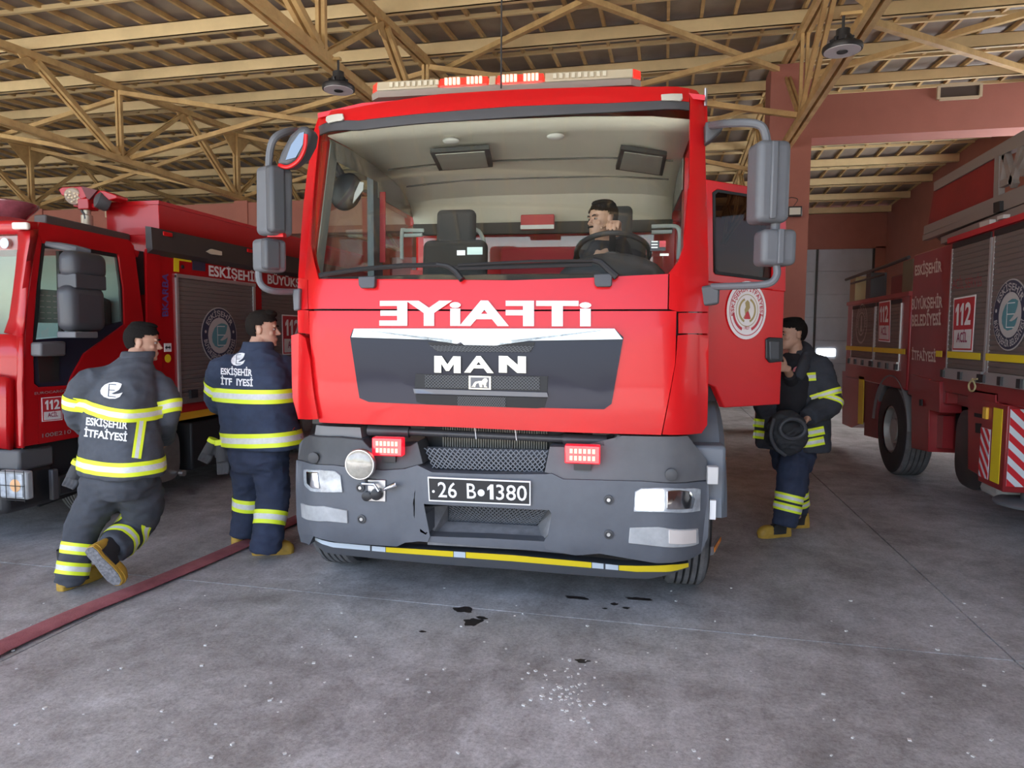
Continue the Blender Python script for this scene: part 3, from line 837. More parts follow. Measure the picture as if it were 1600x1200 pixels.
tape(492,578,silver); tape(581,602,silver); tape(603,708,yellow); tape(709,727,silver); tape(728,924,yellow); tape(925,943,silver); tape(946,966,silver); tape(967,1076,yellow)
# ---- wheels, mudguards and steps
def wheel(c, sx, r=.5, wd=.28, parent=None, rim=None):
    """tyre with grooved tread; sx = +1 outer face towards +x"""
    c = Vector(c); h = wd/2
    prof = [(.29,-h),(r-.07,-h),(r-.02,-h+.02),(r,-h+.045)]
    for k in range(4):
        g0 = -h+.045+(wd-.09)*(k+.72)/4.6
        prof += [(r,g0),(r-.018,g0+.003),(r-.018,g0+.012),(r,g0+.015)]
    prof += [(r,h-.045),(r-.02,h-.02),(r-.07,h),(.29,h)]
    t = MB().lathe(c, (sx,0,0), prof, 40, cap=False).build('tyre', [rubber], parent, smooth=True)
    t.data.materials.append(treadm)
    for p_ in t.data.polygons:
        cc = p_.center; d = math.hypot(cc.y-(c.y-ORG[0].y), cc.z-(c.z-ORG[0].z))
        if d > r-.012: p_.material_index = 1
    MB().lathe(c, (sx,0,0), [(.285,-h*.6),(.285,h*.9),(.265,h*.95),(.255,h*.5),(.15,h*.35),(.13,h*.75),(.05,h*.8)], 32).build('wheel_rim', rim or mat('rim_grey', (.42,.42,.40), .5, .3, var=.2), t, smooth=True)
    for k in range(10):
        a = 2*math.pi*k/10
        p_ = c+Vector((sx*h*.42, .2*math.cos(a), .2*math.sin(a)))
        MB().cyl(p_, p_+Vector((sx*.03,0,0)), .014, 8).build('wheel_nut', steelb, t)
    return t
for sx in (1, -1):
    wheel((sx*1.17, .93, .5), sx, parent=TRK)
    wheel((sx*1.08, 5.2, .5), sx, wd=.5, parent=TRK)
    rs = []
    for k in range(15):
        a = R(8+k*180/14)
        if sx < 0: a = R(40+k*140/14)
        cy, cz = .93-math.cos(a)*.66, .5+math.sin(a)*.78
        rs.append([Vector((sx*.98, cy, cz)), Vector((sx*(1.33 if sx > 0 else 1.2), cy, cz)), Vector((sx*(1.37 if sx > 0 else 1.22), .93-math.cos(a)*.60, .5+math.sin(a)*.72)), Vector((sx*1.0, .93-math.cos(a)*.62, .5+math.sin(a)*.74))])
    tb('mudguard', MB().rings(rs), mat('mudguard_grey', (.15,.17,.20), .45, var=.1), smooth=True)
    if sx > 0: tb('side_skirt', MB().box((sx*1.16, .3, .62), (sx*1.35, .5, 1.02)), MATS['mudguard_grey'], bevel=.02)
    tb('step', MB().box((sx*1.2, 1.65, .42), (sx*1.36, 2.0, .5)).box((sx*1.2, 1.5, .62), (sx*1.3, 1.6, .9)), grey2, bevel=.008)
p = TP(1132, 716, y=.55)
tb('side_marker', MB().lathe(p+Vector((-.03,0,0)), (1,0,0), [(.035,0),(.034,.02),(.02,.035),(.004,.04)], 16), lenso, smooth=True)
a = TP(1112, 728, y=.2); tb('side_reflector', MB().box((a.x-.025, .17, a.z-.10), (a.x+.035, .23, a.z)), mat('clear_lens', (.5,.5,.5), .2), bevel=.005)
a = TP(1114, 795, y=.25); tb('step_edge', MB().box((a.x-.02, .24, a.z-.06), (a.x+.015, .27, a.z+.05)), white)
a = TP(1110, 868, y=.3); b = TP(1120, 850, y=.55)
tb('step_tread', MB().prism([a, b, b+Vector((0,0,.045)), a+Vector((0,0,.05))], (.02, .02, 0)), mat('tread_steel', (.3,.3,.31), .5, .5))
tb('step_tread', MB().prism([a+Vector((.02,0,.02)), b+Vector((.02,0,.02)), b+Vector((.02,0,.045)), a+Vector((.02,0,.05))], (.006, .006, 0)), lenso)
# ---- cab shell
def side(sx):
    x = sx*1.225; t = -sx*.05
    def pr(nm, yz, m, inset=0, th=None): return tb(nm, MB().prism([(x-sx*inset, y_, z_) for y_, z_ in yz], (th or t, 0, 0)), m)
    if sx < 0:   # closed passenger door with its window
        dr = pr('cab_door', [(.36,1.1),(1.5,1.1),(1.5,1.98),(.32,1.98)], red)
        pr('door_frame', [(.32,1.98),(.40,1.98),(.68,2.86),(.60,2.94)], red)
        pr('door_frame', [(.60,2.94),(.66,2.84),(1.5,2.88),(1.5,2.98)], red)
        pr('door_window', [(.40,1.98),(1.42,1.98),(1.42,2.88),(.68,2.86)], sglass, .02, .004)
        tb('door_handle', MB().box((x-.03, 1.3, 1.7), (x, 1.45, 1.76)), blackp, dr, bevel=.01)
    tb('cab_pillar', MB().box((x, 1.42, 1.1), (x+t, 1.62, 3.0)), mat('pillar_teal', (.10,.13,.15), .6) if sx < 0 else red)
    trim = mat('cab_trim', (.30,.31,.29), .8)
    if sx < 0:
        pr('inner_trim', [(.34,1.98),(.44,1.98),(.72,2.86),(.62,2.92)], trim, .055, -sx*.008)
        pr('inner_trim', [(.60,2.92),(.68,2.80),(1.5,2.84),(1.5,2.98)], trim, .055, -sx*.008)
    pr('inner_trim', [(1.55,1.2),(2.45,1.2),(2.45,2.1),(1.55,2.1)], trim, .055, -sx*.008)
    pr('inner_trim', [(1.5,2.72),(2.45,2.72),(2.45,3.0),(1.5,3.0)], trim, .055, -sx*.008)
    pr('rear_side_panel', [(1.62,1.1),(2.5,1.1),(2.5,2.1),(1.62,2.1)], red)
    pr('rear_side_panel', [(1.62,2.75),(2.5,2.75),(2.5,3.05),(1.62,3.05)], red)
    pr('rear_side_window', [(1.62,2.1),(2.5,2.1),(2.5,2.75),(1.62,2.75)], sglass, .02, .004)
    pr('roof_edge', [(.55,2.9),(2.5,2.96),(2.5,3.1),(.62,3.06)], red)
side(1); side(-1)
tb('cab_roof', MB().rings([[(-1.2, y_, z_), (-.9, y_, z_+.05), (0, y_, z_+.07), (.9, y_, z_+.05), (1.2, y_, z_), (1.2, y_, z_-.03), (.9, y_, z_+.02), (0, y_, z_+.04), (-.9, y_, z_+.02), (-1.2, y_, z_-.03)] for y_, z_ in ((.50,3.055),(.7,3.09),(1.5,3.1),(2.55,3.1))]), red, smooth=True)
tb('cab_rear', MB().box((-1.22, 2.5, 1.1), (1.22, 2.56, 2.25)).box((-1.22, 2.5, 2.66), (1.22, 2.56, 3.08)), red)
tb('cab_floor', MB().box((-1.18, .32, 1.08), (1.18, 2.5, 1.16)), darkm)
# interior
rs = []
for y_, z_ in ((.56,2.98),(.9,3.0),(1.5,3.0),(2.0,2.97),(2.3,2.88),(2.44,2.7),(2.47,2.60)):
    rs.append([Vector((xx, y_, z_-.05*(abs(xx)/1.15)**4)) for xx in (-1.16,-.9,-.45,0,.45,.9,1.16)])
tb('headliner', MB().rings(rs, closed=False), headl, smooth=True, solid=.01)
for cx, px_ in ((-.42, [(672,239),(764,233),(770,261),(686,267)]), (.6, [(970,233),(1042,243),(1035,275),(962,265)])):
    def hit(a, b):
        d = tray(a, b); return CL+d*((2.93-CL.z)/d.z)
    c4 = [hit(a, b) for a, b in px_]
    cc = sum(c4, Vector())/4
    o = tb('roof_hatch', MB().prism(c4, (0,0,.03)), mat('hatch_frame', (.07,.075,.075), .6))
    tb('hatch_panel', MB().prism([cc+(p_-cc)*.84+Vector((0,0,-.006)) for p_ in c4], (0,0,.01)), mat('hatch_panel', (.42,.43,.39), .6), o)
for x_, y_ in ((705,220),(868,213)):
    d = tray(x_, y_); p = CL+d*((2.97-CL.z)/d.z)
    tb('dome_lamp', MB().ell(p, .06, .05, .02), mat('dome_pale', (.75,.77,.75), .4), smooth=True)
tb('seam', MB().tube([Vector((xx, 1.55, 2.985-.05*(abs(xx)/1.15)**4)) for xx in (-1.1,-.6,0,.6,1.1)], .008, 5), mat('seam_dark', (.12,.12,.11), .8))
tb('seam', MB().tube([Vector((xx, 2.02, 2.955-.05*(abs(xx)/1.15)**4)) for xx in (-1.1,-.6,0,.6,1.1)], .008, 5), MATS['seam_dark'])
tb('rear_trim', MB().box((-1.17, 2.42, 2.56), (1.17, 2.48, 2.66)), mat('trim_dark', (.06,.06,.058), .8))
tb('rear_window', MB().box((-1.1, 2.52, 2.26), (1.1, 2.53, 2.66)), sglass)
tb('dashboard', MB().rings([[(-1.1,y_,z_),(-.6,y_-.0,z_+.01),(0,y_,z_+.012),(.6,y_,z_+.01),(1.1,y_,z_),(1.1,y_,1.5),(-1.1,y_,1.5)] for y_, z_ in ((.2,1.985),(.35,2.0),(.55,2.02),(.66,1.98),(.7,1.9))]), dashm, smooth=True)
p = TP(957, 398, y=.78)
bn = tb('instrument_hood', MB().ell((p.x, .50, 1.98), .33, .12, .17), dashm, smooth=True)
ax = Vector((0, .45, .9)).normalized(); u = Vector((1,0,0)); v = ax.cross(u)
rimt = TP(957, 364, y=.60)
sc = Vector((rimt.x, .60+.235*.895, rimt.z-.235*.447))
sw = tb('steering_wheel', MB().tube([sc+(u*math.cos(2*math.pi*k/40)+v*math.sin(2*math.pi*k/40))*.235 for k in range(41)], .017, 10, cap=False), blackp, smooth=True)
tb('steering_hub', MB().lathe(sc-ax*.06, ax, [(.05,-.3),(.06,0),(.075,.03),(.06,.045)], 18), blackp, sw, smooth=True)
for a in (20, 160, 270):
    e = sc+(u*math.cos(R(a))+v*math.sin(R(a)))*.225
    tb('steering_spoke', MB().bar(sc-ax*.03, e, .04, .015, ax), blackp, sw)
def seat(cx):
    s_ = tb('seat_back', rbox((cx, 1.38, 1.95), .25, .07, .42, rx=-.12), seatm, bevel=.06, seg=4)
    tb('head_restraint', rbox((cx, 1.45, 2.46), .15, .055, .14, rx=-.08), seatm, bevel=.04, seg=4)
    tb('seat_cushion', MB().box((cx-.26, .9, 1.45), (cx+.26, 1.45, 1.6)), seatm, bevel=.05)
    tb('seat_base', MB().box((cx-.2, .95, 1.14), (cx+.2, 1.4, 1.47)), darkm)
seat(.66)
seat(-.52)
tb('rear_bench', MB().box((-1.05, 2.0, 1.2), (1.05, 2.45, 1.6)), seatm, bevel=.04)
tb('bench_back', MB().box((-.32, 2.25, 1.6), (.62, 2.36, 2.42)), redcloth, bevel=.03)
d1 = TP(814, 336, y=2.2); d2 = TP(866, 358, y=2.2)
o = tb('red_bag', MB().box((d1.x, 2.18, d2.z), (d2.x, 2.24, d1.z)), mat('bag_red', (.6,.05,.06), .6), bevel=.01)
tb('bag_edge', MB().box((d1.x, 2.172, d2.z), (d2.x, 2.182, d2.z+.035)), white, o)
def rail(pts, y_):
    tb('grab_rail', MB().tube(spline([TP(a, b, y=y_) for a, b in pts], 3), .016, 8), railm, smooth=True)
rail([(1018,354),(1050,353),(1060,357),(1062,370),(1060,405)], 1.75)
rail([(1018,363),(1050,362)], 1.76)
rail([(628,405),(628,362),(634,360),(662,360)], 1.75)
rail([(632,368),(660,367)], 1.76)
rail([(734,356),(748,361),(754,372),(757,380)], 1.72)
# papers and stickers on the screen and dashboard
for x0, x1, y0, y1, m_ in ((714,727,391,399,white),(730,754,386,398,mat('paper_pale', (.62,.78,.74), .6)),(1031,1045,396,400,white)):
    a, b = TP(x0, y1, y=.24), TP(x1, y0, y=.24)
    tb('dash_card', MB().box((a.x, .238, a.z), (b.x, .242, b.z)), m_)
a, b = TP(1016, 392, g_cab, off=.03), TP(1040, 377, g_cab, off=.03)
st = tb('screen_sticker', MB().box((a.x, a.y, a.z), (b.x, a.y+.003, b.z)), mat('sticker_black', (.03,.03,.04), .5))
tb('sticker_red', MB().box((a.x+.05, a.y-.002, a.z+.02), (b.x, a.y, b.z)), mat('sticker_red', (.5,.04,.05), .5), st)
for k in range(3): tb('sticker_bar', MB().box((a.x+.005, a.y-.002, a.z+.015+.016*k), (a.x+.04, a.y, a.z+.022+.016*k)), white, st)
# dark interior-side mirror seen through the screen
p = TP(541, 300, y=.78)
km = tb('kerb_mirror', MB().ell(p, .11, .07, .13, rot=Matrix.Rotation(R(25), 3, 'Y')), blackp, smooth=True)
tb('kerb_mirror_arm', MB().tube([p+Vector((-.04,.02,.1)), TP(512,240,y=.72), TP(495,205,y=.68)], [.035,.03,.03], 10), blackp, km, smooth=True)
a = [TP(x_, y_, y=.70) for x_, y_ in ((551,318),(567,297),(568,285),(562,284),(554,302))]
tb('kerb_mirror_glass', MB().prism(a, (0,.01,0)), mat('mirror_pale', (.5,.52,.5), .3), km)
tb('seat_belt', MB().bar(TP(598,300,y=1.5), TP(598,410,y=1.5), .045, .01, (0,1,0)), redcloth)
# ---- roof beacon bar
def LBp(px, py): return TP(px, py, y=.86)
a, b = LBp(588, 141), LBp(1001, 117)
zc0 = (a.z+b.z)/2-.045
L0, L1 = a.x, b.x
lbz = zc0-.055
lbar = tb('light_bar', MB().rings([[(x_, .86-.13*s, lbz), (x_, .86-.15*s, lbz+.03), (x_, .86-.13*s, lbz+.045), (x_, .86+.13*s, lbz+.045), (x_, .86+.15*s, lbz+.03), (x_, .86+.13*s, lbz)] for x_, s in ((L0,.6),(L0+.06,1),(L1-.06,1),(L1,.6))]), mat('bar_base', (.32,.29,.25), .4), smooth=True)
clear = mat('bar_clear_lens', (.50,.43,.30), .3, coat=.6)
def lbseg(x0, x1, m_, nm='bar_lens', s0=1, s1=1):
    return MB().rings([[(x_, .86-.135*s, lbz+.045), (x_, .86-.12*s, lbz+.105), (x_, .86+.12*s, lbz+.105), (x_, .86+.135*s, lbz+.045)] for x_, s in ((x0,s0),(x1,s1))]).build(nm, m_, lbar, bevel=.006)
Wb = L1-L0
redlens = mat('bar_red_lens', (.6,.03,.02), .2, emit=.45, emcol=(1,.03,.02), coat=1)
lbseg(L0, L0+.05, redlens, 'end_cap', .55, 1)
lbseg(L0+.05, L0+.265*Wb, clear)
for u0, u1 in ((.27,.45),(.485,.655)):
    sg = lbseg(L0+u0*Wb, L0+u1*Wb, redlens)
    for grp in range(2):
        for k in range(4):
            cx = L0+(u0+(u1-u0)*(.12+.46*grp+.085*k))*Wb
            MB().box((cx, .86-.146, lbz+.055), (cx+.017, .86-.128, lbz+.098)).build('led', ledred, sg)
lbseg(L0+.455*Wb, L0+.48*Wb, clear)
lbseg(L0+.66*Wb, L1-.05, clear)
lbseg(L1-.05, L1, redlens, 'end_cap', 1, .55)
for i in range(9):
    for u0 in (.08, .69):
        cx = L0+(u0+.022*i)*Wb
        MB().box((cx, .86-.14, lbz+.06), (cx+.022, .86-.127, lbz+.09)).build('led', mat('led_off', (.55,.50,.36), .3), lbar)
for u0 in (.2, .78):
    MB().box((L0+u0*Wb-.06, .8, 3.13), (L0+u0*Wb+.06, .92, lbz+.01)).build('bar_foot', blackp, lbar)
p = TP(783, 138, y=.65)
tb('aerial', MB().tube([p, p+Vector((0,0,.9)), p+Vector((.005,0,1.5))], [.006,.004,.003], 6), darkm)
p = TP(1097, 152, y=.55); tb('horn_stub', MB().cyl(p+Vector((.02,0,-.05)), p+Vector((.02,0,.05)), .01, 8), steelb)
# ---- mirrors
def tube_px(name, pts, r, m, parent=None, y_=.1, n=4):
    return tb(name, MB().tube(spline([TP(a, b, y=(c[0] if c else y_)) for a, b, *c in pts], n), r, 10), m, parent, smooth=True)
mb_ = tube_px('mirror_arm', [(1112,196,.42),(1135,193,.2),(1165,192,.1),(1186,195,.08),(1195,206,.08),(1199,228,.08)], .022, mirg)
tb('mirror_bracket', MB().prism([TP(x_, y_, y=.42) for x_, y_ in ((1102,190),(1122,188),(1131,200),(1112,218),(1102,224))], (0,.1,0)), mirg2, mb_, bevel=.01)
c = TP(1200, 287, y=.12); h = TP(1200, 225, y=.12).z-c.z; wv = TP(1228, 287, y=.12).x-c.x
hs = tb('mirror_housing', rbox((c.x, .12, c.z), wv, .08, h+.005, rz=.25), mirg, mb_, bevel=.035, seg=4)
tb('mirror_glass', rbox((c.x, .205, c.z), wv*.88, .004, h*.94, rz=.25), mat('mirror_glass', (.16,.17,.18), .05, 1), hs)
tb('mirror_rib', rbox((c.x+.012, .035, c.z), .018, .012, h*.96, rz=.25), mirg, hs, bevel=.008)
c2 = TP(1210, 388, y=.12); h2 = TP(1210, 360, y=.12).z-c2.z; w2 = TP(1239, 388, y=.12).x-c2.x
tb('mirror_neck', MB().cyl((c2.x, .12, c.z-h), (c2.x, .12, c2.z+h2), .025, 12), mirg, hs)
h3 = tb('wide_mirror_housing', rbox((c2.x, .12, c2.z), w2, .07, h2, rz=.2), mirg, mb_, bevel=.03, seg=4)
tb('wide_mirror_rib', rbox((c2.x+.015, .045, c2.z), .016, .012, h2*.95, rz=.2), mirg, h3, bevel=.006)
tube_px('mirror_arm_lower', [(1213,414,.1),(1214,428,.1),(1207,440,.1),(1190,445,.12),(1150,447,.2),(1112,448,.28)], .02, mirg, mb_)
tb('mirror_bracket', MB().prism([TP(x_, y_, y=.26) for x_, y_ in ((1085,449),(1110,445),(1125,450),(1124,475),(1088,480),(1084,470))], (0,.1,0)), mirg2, mb_, bevel=.012)
# passenger side
ml = tube_px('mirror_arm', [(470,205,.45),(452,205,.2),(430,215,.1),(422,235,.1),(420,262,.1)], .022, mirg)
c = TP(429, 316, y=.12); h = TP(429, 262, y=.12).z-c.z; wv = TP(448, 316, y=.12).x-c.x
hs = tb('mirror_housing', rbox((c.x, .12, c.z), wv, .085, h, rz=-.5, ry=.03), mirg, ml, bevel=.035, seg=4)
tb('mirror_edge', rbox((c.x+.045, .05, c.z), .035, .05, h*.95, rz=-.5), mirg2, hs, bevel=.02)
tb('mirror_glass', rbox((c.x+.01, .205, c.z), wv*.88, .004, h*.94, rz=-.5), MATS['mirror_glass'], hs)
c2 = TP(421, 400, y=.12); h2 = TP(421, 374, y=.12).z-c2.z; w2 = TP(440, 400, y=.12).x-c2.x
h3 = tb('wide_mirror_housing', rbox((c2.x, .12, c2.z), w2, .075, h2, rz=-.5), mirg, ml, bevel=.03, seg=4)
tb('mirror_edge', rbox((c2.x+.04, .06, c2.z), .03, .05, h2*.9, rz=-.5), mirg2, h3, bevel=.015)
tb('red_clip', rbox((c2.x+.06, .1, c2.z+h2+.02), .05, .02, .012), red, h3)
tube_px('mirror_arm_lower', [(404,424,.1),(406,440,.1),(414,450,.1),(430,455,.15),(462,456,.3)], .02, mirg, ml)
tb('mirror_bracket', MB().prism([TP(x_, y_, y=.26) for x_, y_ in ((456,452),(468,450),(468,484),(458,486))], (0,.08,0)), mirg, ml, bevel=.01)
dome = [TP(x_, y_, y=.06) for x_, y_ in ((430,258),(438,236),(452,210),(468,196),(480,195),(484,205),(481,222),(470,243),(448,260))]
kh = tb('front_mirror_housing', MB().prism(dome, (0,.13,0)), mirg2, ml, bevel=.025, seg=3)
tb('front_mirror_glass', MB().prism([TP(x_, y_, y=.055) for x_, y_ in ((446,250),(455,226),(468,208),(475,206),(473,226),(462,246))], (0,.006,0)), MATS['mirror_glass'], kh)
tb('front_mirror_rim', MB().tube(spline([TP(x_, y_, y=.05) for x_, y_ in ((436,258),(450,261),(466,251),(476,232),(478,210))], 4), .012, 8), red, kh, smooth=True)
# ---- open driver's door
DH = Vector((1.225, .45, 0)); PH = R(50); DU = Vector((math.sin(PH), math.cos(PH), 0)); DN = Vector((DU.y, -DU.x, 0))
DL = .83
def DP(px, py, off=0):
    d = tray(px, py)
    o_ = DH+DN*off
    t_ = (o_-CL).dot(DN)/d.dot(DN)
    return CL+d*t_
def dpanel(name, px, m, off=0, th=.045, parent=None, bevel=.006):
    return tb(name, MB().prism([DP(a, b, off) for a, b in px], -DN*th), m, parent, bevel=bevel)
dz_b = DP(1132, 637).z
dr = dpanel('open_door', [(1105,440),(1200,452),(1226,455),(1219,632),(1132,637),(1118,605),(1106,600)], red)
dpanel('door_frame', [(1104,280),(1171,291),(1227,301),(1227,316),(1171,306),(1121,296),(1114,301),(1115,424),(1118,428),(1228,441),(1227,455),(1200,452),(1105,440)], red, parent=dr)
dpanel('door_frame', [(1212,300),(1229,303),(1228,456),(1208,454)], red, parent=dr, off=.001)
dpanel('door_window', [(1114,296),(1214,305),(1212,440),(1116,427)], glassmat('door_glass', (.42,.33,.29), 1.4, .35), off=-.015, th=.006, parent=dr, bevel=0)
dpanel('door_window_seal', [(1114,301),(1121,296),(1213,310),(1213,314),(1122,300),(1118,304),(1119,420),(1123,424),(1212,436),(1212,441),(1118,428)], black, off=.004, th=.01, parent=dr, bevel=0)
dh = dpanel('door_handle', [(1198,530),(1203,527),(1224,528),(1224,565),(1204,567),(1198,560)], blackp, off=.012, th=.02, parent=dr)
dpanel('handle_grip', [(1203,533),(1218,533),(1218,561),(1204,562)], mirg2, off=.018, th=.012, parent=dh)
tb('door_inner_trim', MB().prism([DH+DU*.06-DN*.05+Vector((0,0,z_)) for z_ in (1.25,2.0)]+[DH+DU*(DL-.05)-DN*.05+Vector((0,0,z_)) for z_ in (2.0,1.25)], -DN*.03), dashm, dr, bevel=.01)
# roundel on the door
ec = DP(1167, 485, .008); er = (DP(1167, 440, .008).z-DP(1167, 531, .008).z)/2
emb_w = mat('roundel_white', (.85,.82,.82), .5); emb_r = mat('roundel_red', (.55,.05,.07), .5); emb_g = mat('roundel_gold', (.42,.33,.14), .5)
def DF(off=0): return lambda x_, y_: ec+DU*(x_*er)+Vector((0,0,y_*er))+DN*off
em = MB(); stamp(em, disc2d(1, 48), DF()); em = em.build('door_emblem', emb_w, dr)
def estamp(nm, shape, m_, off): mb = MB(); stamp(mb, shape, DF(off)); return mb.build(nm, m_, em)
estamp('emblem_ring', disc2d(.88, 48, .85), emb_r, .002)
estamp('emblem_lettering', ring_text('ESKİŞEHİR İTFAİYESİ', .66, .82, 195, -15), emb_r, .003)
estamp('emblem_ring', disc2d(.56, 40, .535), emb_g, .002)
def arc2d(r0, r1, a0, a1, n=18):
    vs = [(q*math.cos(R(a0+(a1-a0)*k/n)), q*math.sin(R(a0+(a1-a0)*k/n))) for q in (r0, r1) for k in range(n+1)]
    return vs, [(k, k+1, n+2+k, n+1+k) for k in range(n)]
for a0, a1 in ((188,250),(290,352)): estamp('emblem_arc', arc2d(.64,.74,a0,a1), emb_r, .003)
for a0, a1 in ((110,250),(-70,70)): estamp('emblem_wreath', arc2d(.36,.44,a0,a1), emb_g, .003)
estamp('emblem_figure', ([(-.2,-.28),(.2,-.28),(.12,-.12),(.06,0),(.14,.1),(.1,.28),(0,.36),(-.12,.26),(-.08,.12),(-.14,.02),(-.1,-.14)], [tuple(range(11))]), emb_g, .003)
estamp('emblem_base', ([(-.16,-.3),(.16,-.3),(.08,-.1),(0,-.02),(-.08,-.1)], [tuple(range(5))]), emb_r, .005)
vs, fs = text_fit('1927')
estamp('emblem_year', ([(-.14+.28*x_, -.66+.1*y_) for x_, y_ in vs], fs), emb_r, .003)
# ---- bodywork behind the cab
bo = tb('body_box', MB().box((-1.24, 2.72, 1.0), (1.24, 7.6, 2.95)), red, bevel=.03)
tb('chassis', MB().box((-.45, .5, .55), (.45, 7.5, .85)), darkm)
tb('axle_beam', MB().cyl((-1.05, .93, .5), (1.05, .93, .5), .07, 14), darkm)
shut = mat('shutter_grey', (.20,.17,.165), .45, .4)
def shutter_bands(nm, f_pt, u0, u1, z0, z1, pitch, m_, parent, out):
    """roller shutter: interlocking slats, joined"""
    mb = MB(); n_ = max(2, int((z1-z0)/pitch))
    prof = []
    for k in range(n_):
        za = z0+(z1-z0)*k/n_; zb_ = z0+(z1-z0)*(k+1)/n_
        prof += [(za, 0), (za+(zb_-za)*.2, .006), (za+(zb_-za)*.8, .006)]
    prof.append((z1, 0))
    rows = [[f_pt(u, z_)+out*h_ for u in (u0, u1)] for z_, h_ in prof]
    mb.rings(rows, closed=False)
    o = mb.build(nm, m_, parent); o['kind'] = 'stuff'
    return o
for sx in (1, -1):
    for y0, y1 in ((2.9,4.3),(5.9,7.4)):
        shutter_bands('roller_shutter', lambda u_, z_: Vector((sx*1.245, u_, z_)), y0, y1, 1.1, 2.5, .05, shut, bo, Vector((sx,0,0)))
    tb('body_mudguard', MB().rings([[Vector((sx*.85, 5.2-math.cos(R(a_))*.62, .5+math.sin(R(a_))*.62)), Vector((sx*1.26, 5.2-math.cos(R(a_))*.62, .5+math.sin(R(a_))*.62)), Vector((sx*1.26, 5.2-math.cos(R(a_))*.58, .5+math.sin(R(a_))*.58)), Vector((sx*.85, 5.2-math.cos(R(a_))*.58, .5+math.sin(R(a_))*.58))] for a_ in range(0, 181, 15)]), grey2, smooth=True)
# ================================================================== the smaller fire engine on the left
navy = mat('roundel_navy', (.03,.035,.07), .5); teal = mat('leaf_teal', (.10,.28,.32), .5); lgrey = mat('roundel_grey', (.52,.5,.49), .5)
alu = mat('aluminium', (.55,.55,.55), .4, .7)
shut2 = mat('shutter_brown', (.20,.165,.155), .5, .3)
def side_plane(X, sgn):
    """helpers for a vehicle side in the plane x = X seen from x > X (sgn=1) or x < X (sgn=-1)"""
    def pt(px, py, out=0): return PX(px, py, X=X+sgn*out)
    def pan(name, px, m, parent, th=.03, out=0, bevel=0): return MB().prism([pt(a, b, out) for a, b in px], (-sgn*th, 0, 0)).build(name, m, parent, bevel=bevel)
    def yz(y_, z_, out=0): return Vector((X+sgn*out, y_, z_))
    return pt, pan, yz
def roundel(c, r, U, OUT, parent, nm='roundel'):
    V = Vector((0, 0, 1))
    def fr(off): return lambda x_, y_: c+U*(x_*r)+V*(y_*r)+OUT*off
    def put(n_, shape, m_, off, par):
        mb = MB(); stamp(mb, shape, fr(off)); return mb.build(n_, m_, par)
    o = put(nm, disc2d(1.04, 48), lgrey, .008, parent)
    put('roundel_ring', disc2d(1, 48, .66), navy, .011, o)
    put('roundel_lettering', ring_text('ESKİŞEHİR', .72, .92, 150, 30), lgrey, .014, o)
    put('roundel_lettering', ring_text('BÜYÜKŞEHİR BELEDİYESİ', .92, .72, 190, 350), lgrey, .014, o)
    for a in (170, 10): put('roundel_dot', ([(.82*math.cos(R(a))+.06*math.cos(k), .82*math.sin(R(a))+.06*math.sin(k)) for k in (0,1.05,2.1,3.14,4.2,5.2)], [tuple(range(6))]), lgrey, .014, o)
    put('roundel_leaf', ([(x_*.48, y_*.48) for x_, y_ in LEAF[0]], [tuple(range(len(LEAF[0])))]), teal, .012, o)
    for y_ in (.34, .02, -.36): put('leaf_line', ([(-.14,y_-.012),(.3,y_-.012),(.3,y_+.012),(-.14,y_+.012)], [(0,1,2,3)]), white, .014, o)
    put('leaf_line', ([(-.152,-.372),(-.128,-.372),(-.128,.352),(-.152,.352)], [(0,1,2,3)]), white, .014, o)
    return o
st_red = mat('sticker_bright_red', (.5,.03,.04), .5)
def sticker112(f, parent, OUT):
    """f(u,v) maps the unit square of the sticker"""
    def q(nm, u0, v0, u1, v1, m_, off, par): return MB().prism([f(u, v)+OUT*off for u, v in ((u0,v0),(u1,v0),(u1,v1),(u0,v1))], -OUT*.002).build(nm, m_, par)
    o = q('emergency_sticker', 0, 0, 1, 1, white, .004, parent)
    q('sticker_field', .04, .03, .96, .97, st_red, .006, o)
    q('sticker_base', .09, .06, .91, .40, mat('sticker_pale', (.72,.7,.7), .5), .008, o)
    for ch_, u0, u1 in (('1',.14,.30),('1',.36,.52),('2',.58,.86)):
        text_on('sticker_number', ch_, lambda u, v: f(u0+(u1-u0)*u, .48+.4*v)+OUT*.009, white, o, bold=.03)
    text_on('sticker_word', 'ACİL', lambda u, v: f(.25+.5*u, .17+.18*v)+OUT*.010, mat('word_plum', (.35,.05,.12), .5), o, bold=.025)
    return o
LX = -4.6
LT = empty('fire_truck', (-5.8, 6.5, 0), 0, 'smaller red fire engine on the left with a spotlight mast behind its cab', 'fire engine')
ORG[0] = Vector((-5.8, 6.5, 0))
lp, lpan, lyz = side_plane(LX, 1)
OX = Vector((1, 0, 0))
# cab
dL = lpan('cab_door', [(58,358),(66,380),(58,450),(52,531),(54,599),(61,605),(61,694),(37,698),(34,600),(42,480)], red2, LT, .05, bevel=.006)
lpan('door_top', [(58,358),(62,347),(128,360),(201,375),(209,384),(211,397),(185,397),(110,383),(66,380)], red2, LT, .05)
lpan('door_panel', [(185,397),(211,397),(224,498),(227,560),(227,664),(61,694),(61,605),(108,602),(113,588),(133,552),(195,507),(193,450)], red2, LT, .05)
lpan('window_surround', [(52,531),(99,527),(190,502),(195,507),(133,552),(113,588),(108,602),(61,605),(54,599)], gloss, LT, .03, -.02)
lpan('window_divider', [(92,392),(98,392),(101,527),(96,528)], black, LT, .03, -.02)
lpan('window_seal', [(66,380),(110,383),(185,397),(193,450),(195,507),(190,503),(188,450),(182,402),(110,390),(70,388),(64,440),(60,500),(56,531),(52,531),(58,450)], black, LT, .02, -.015)
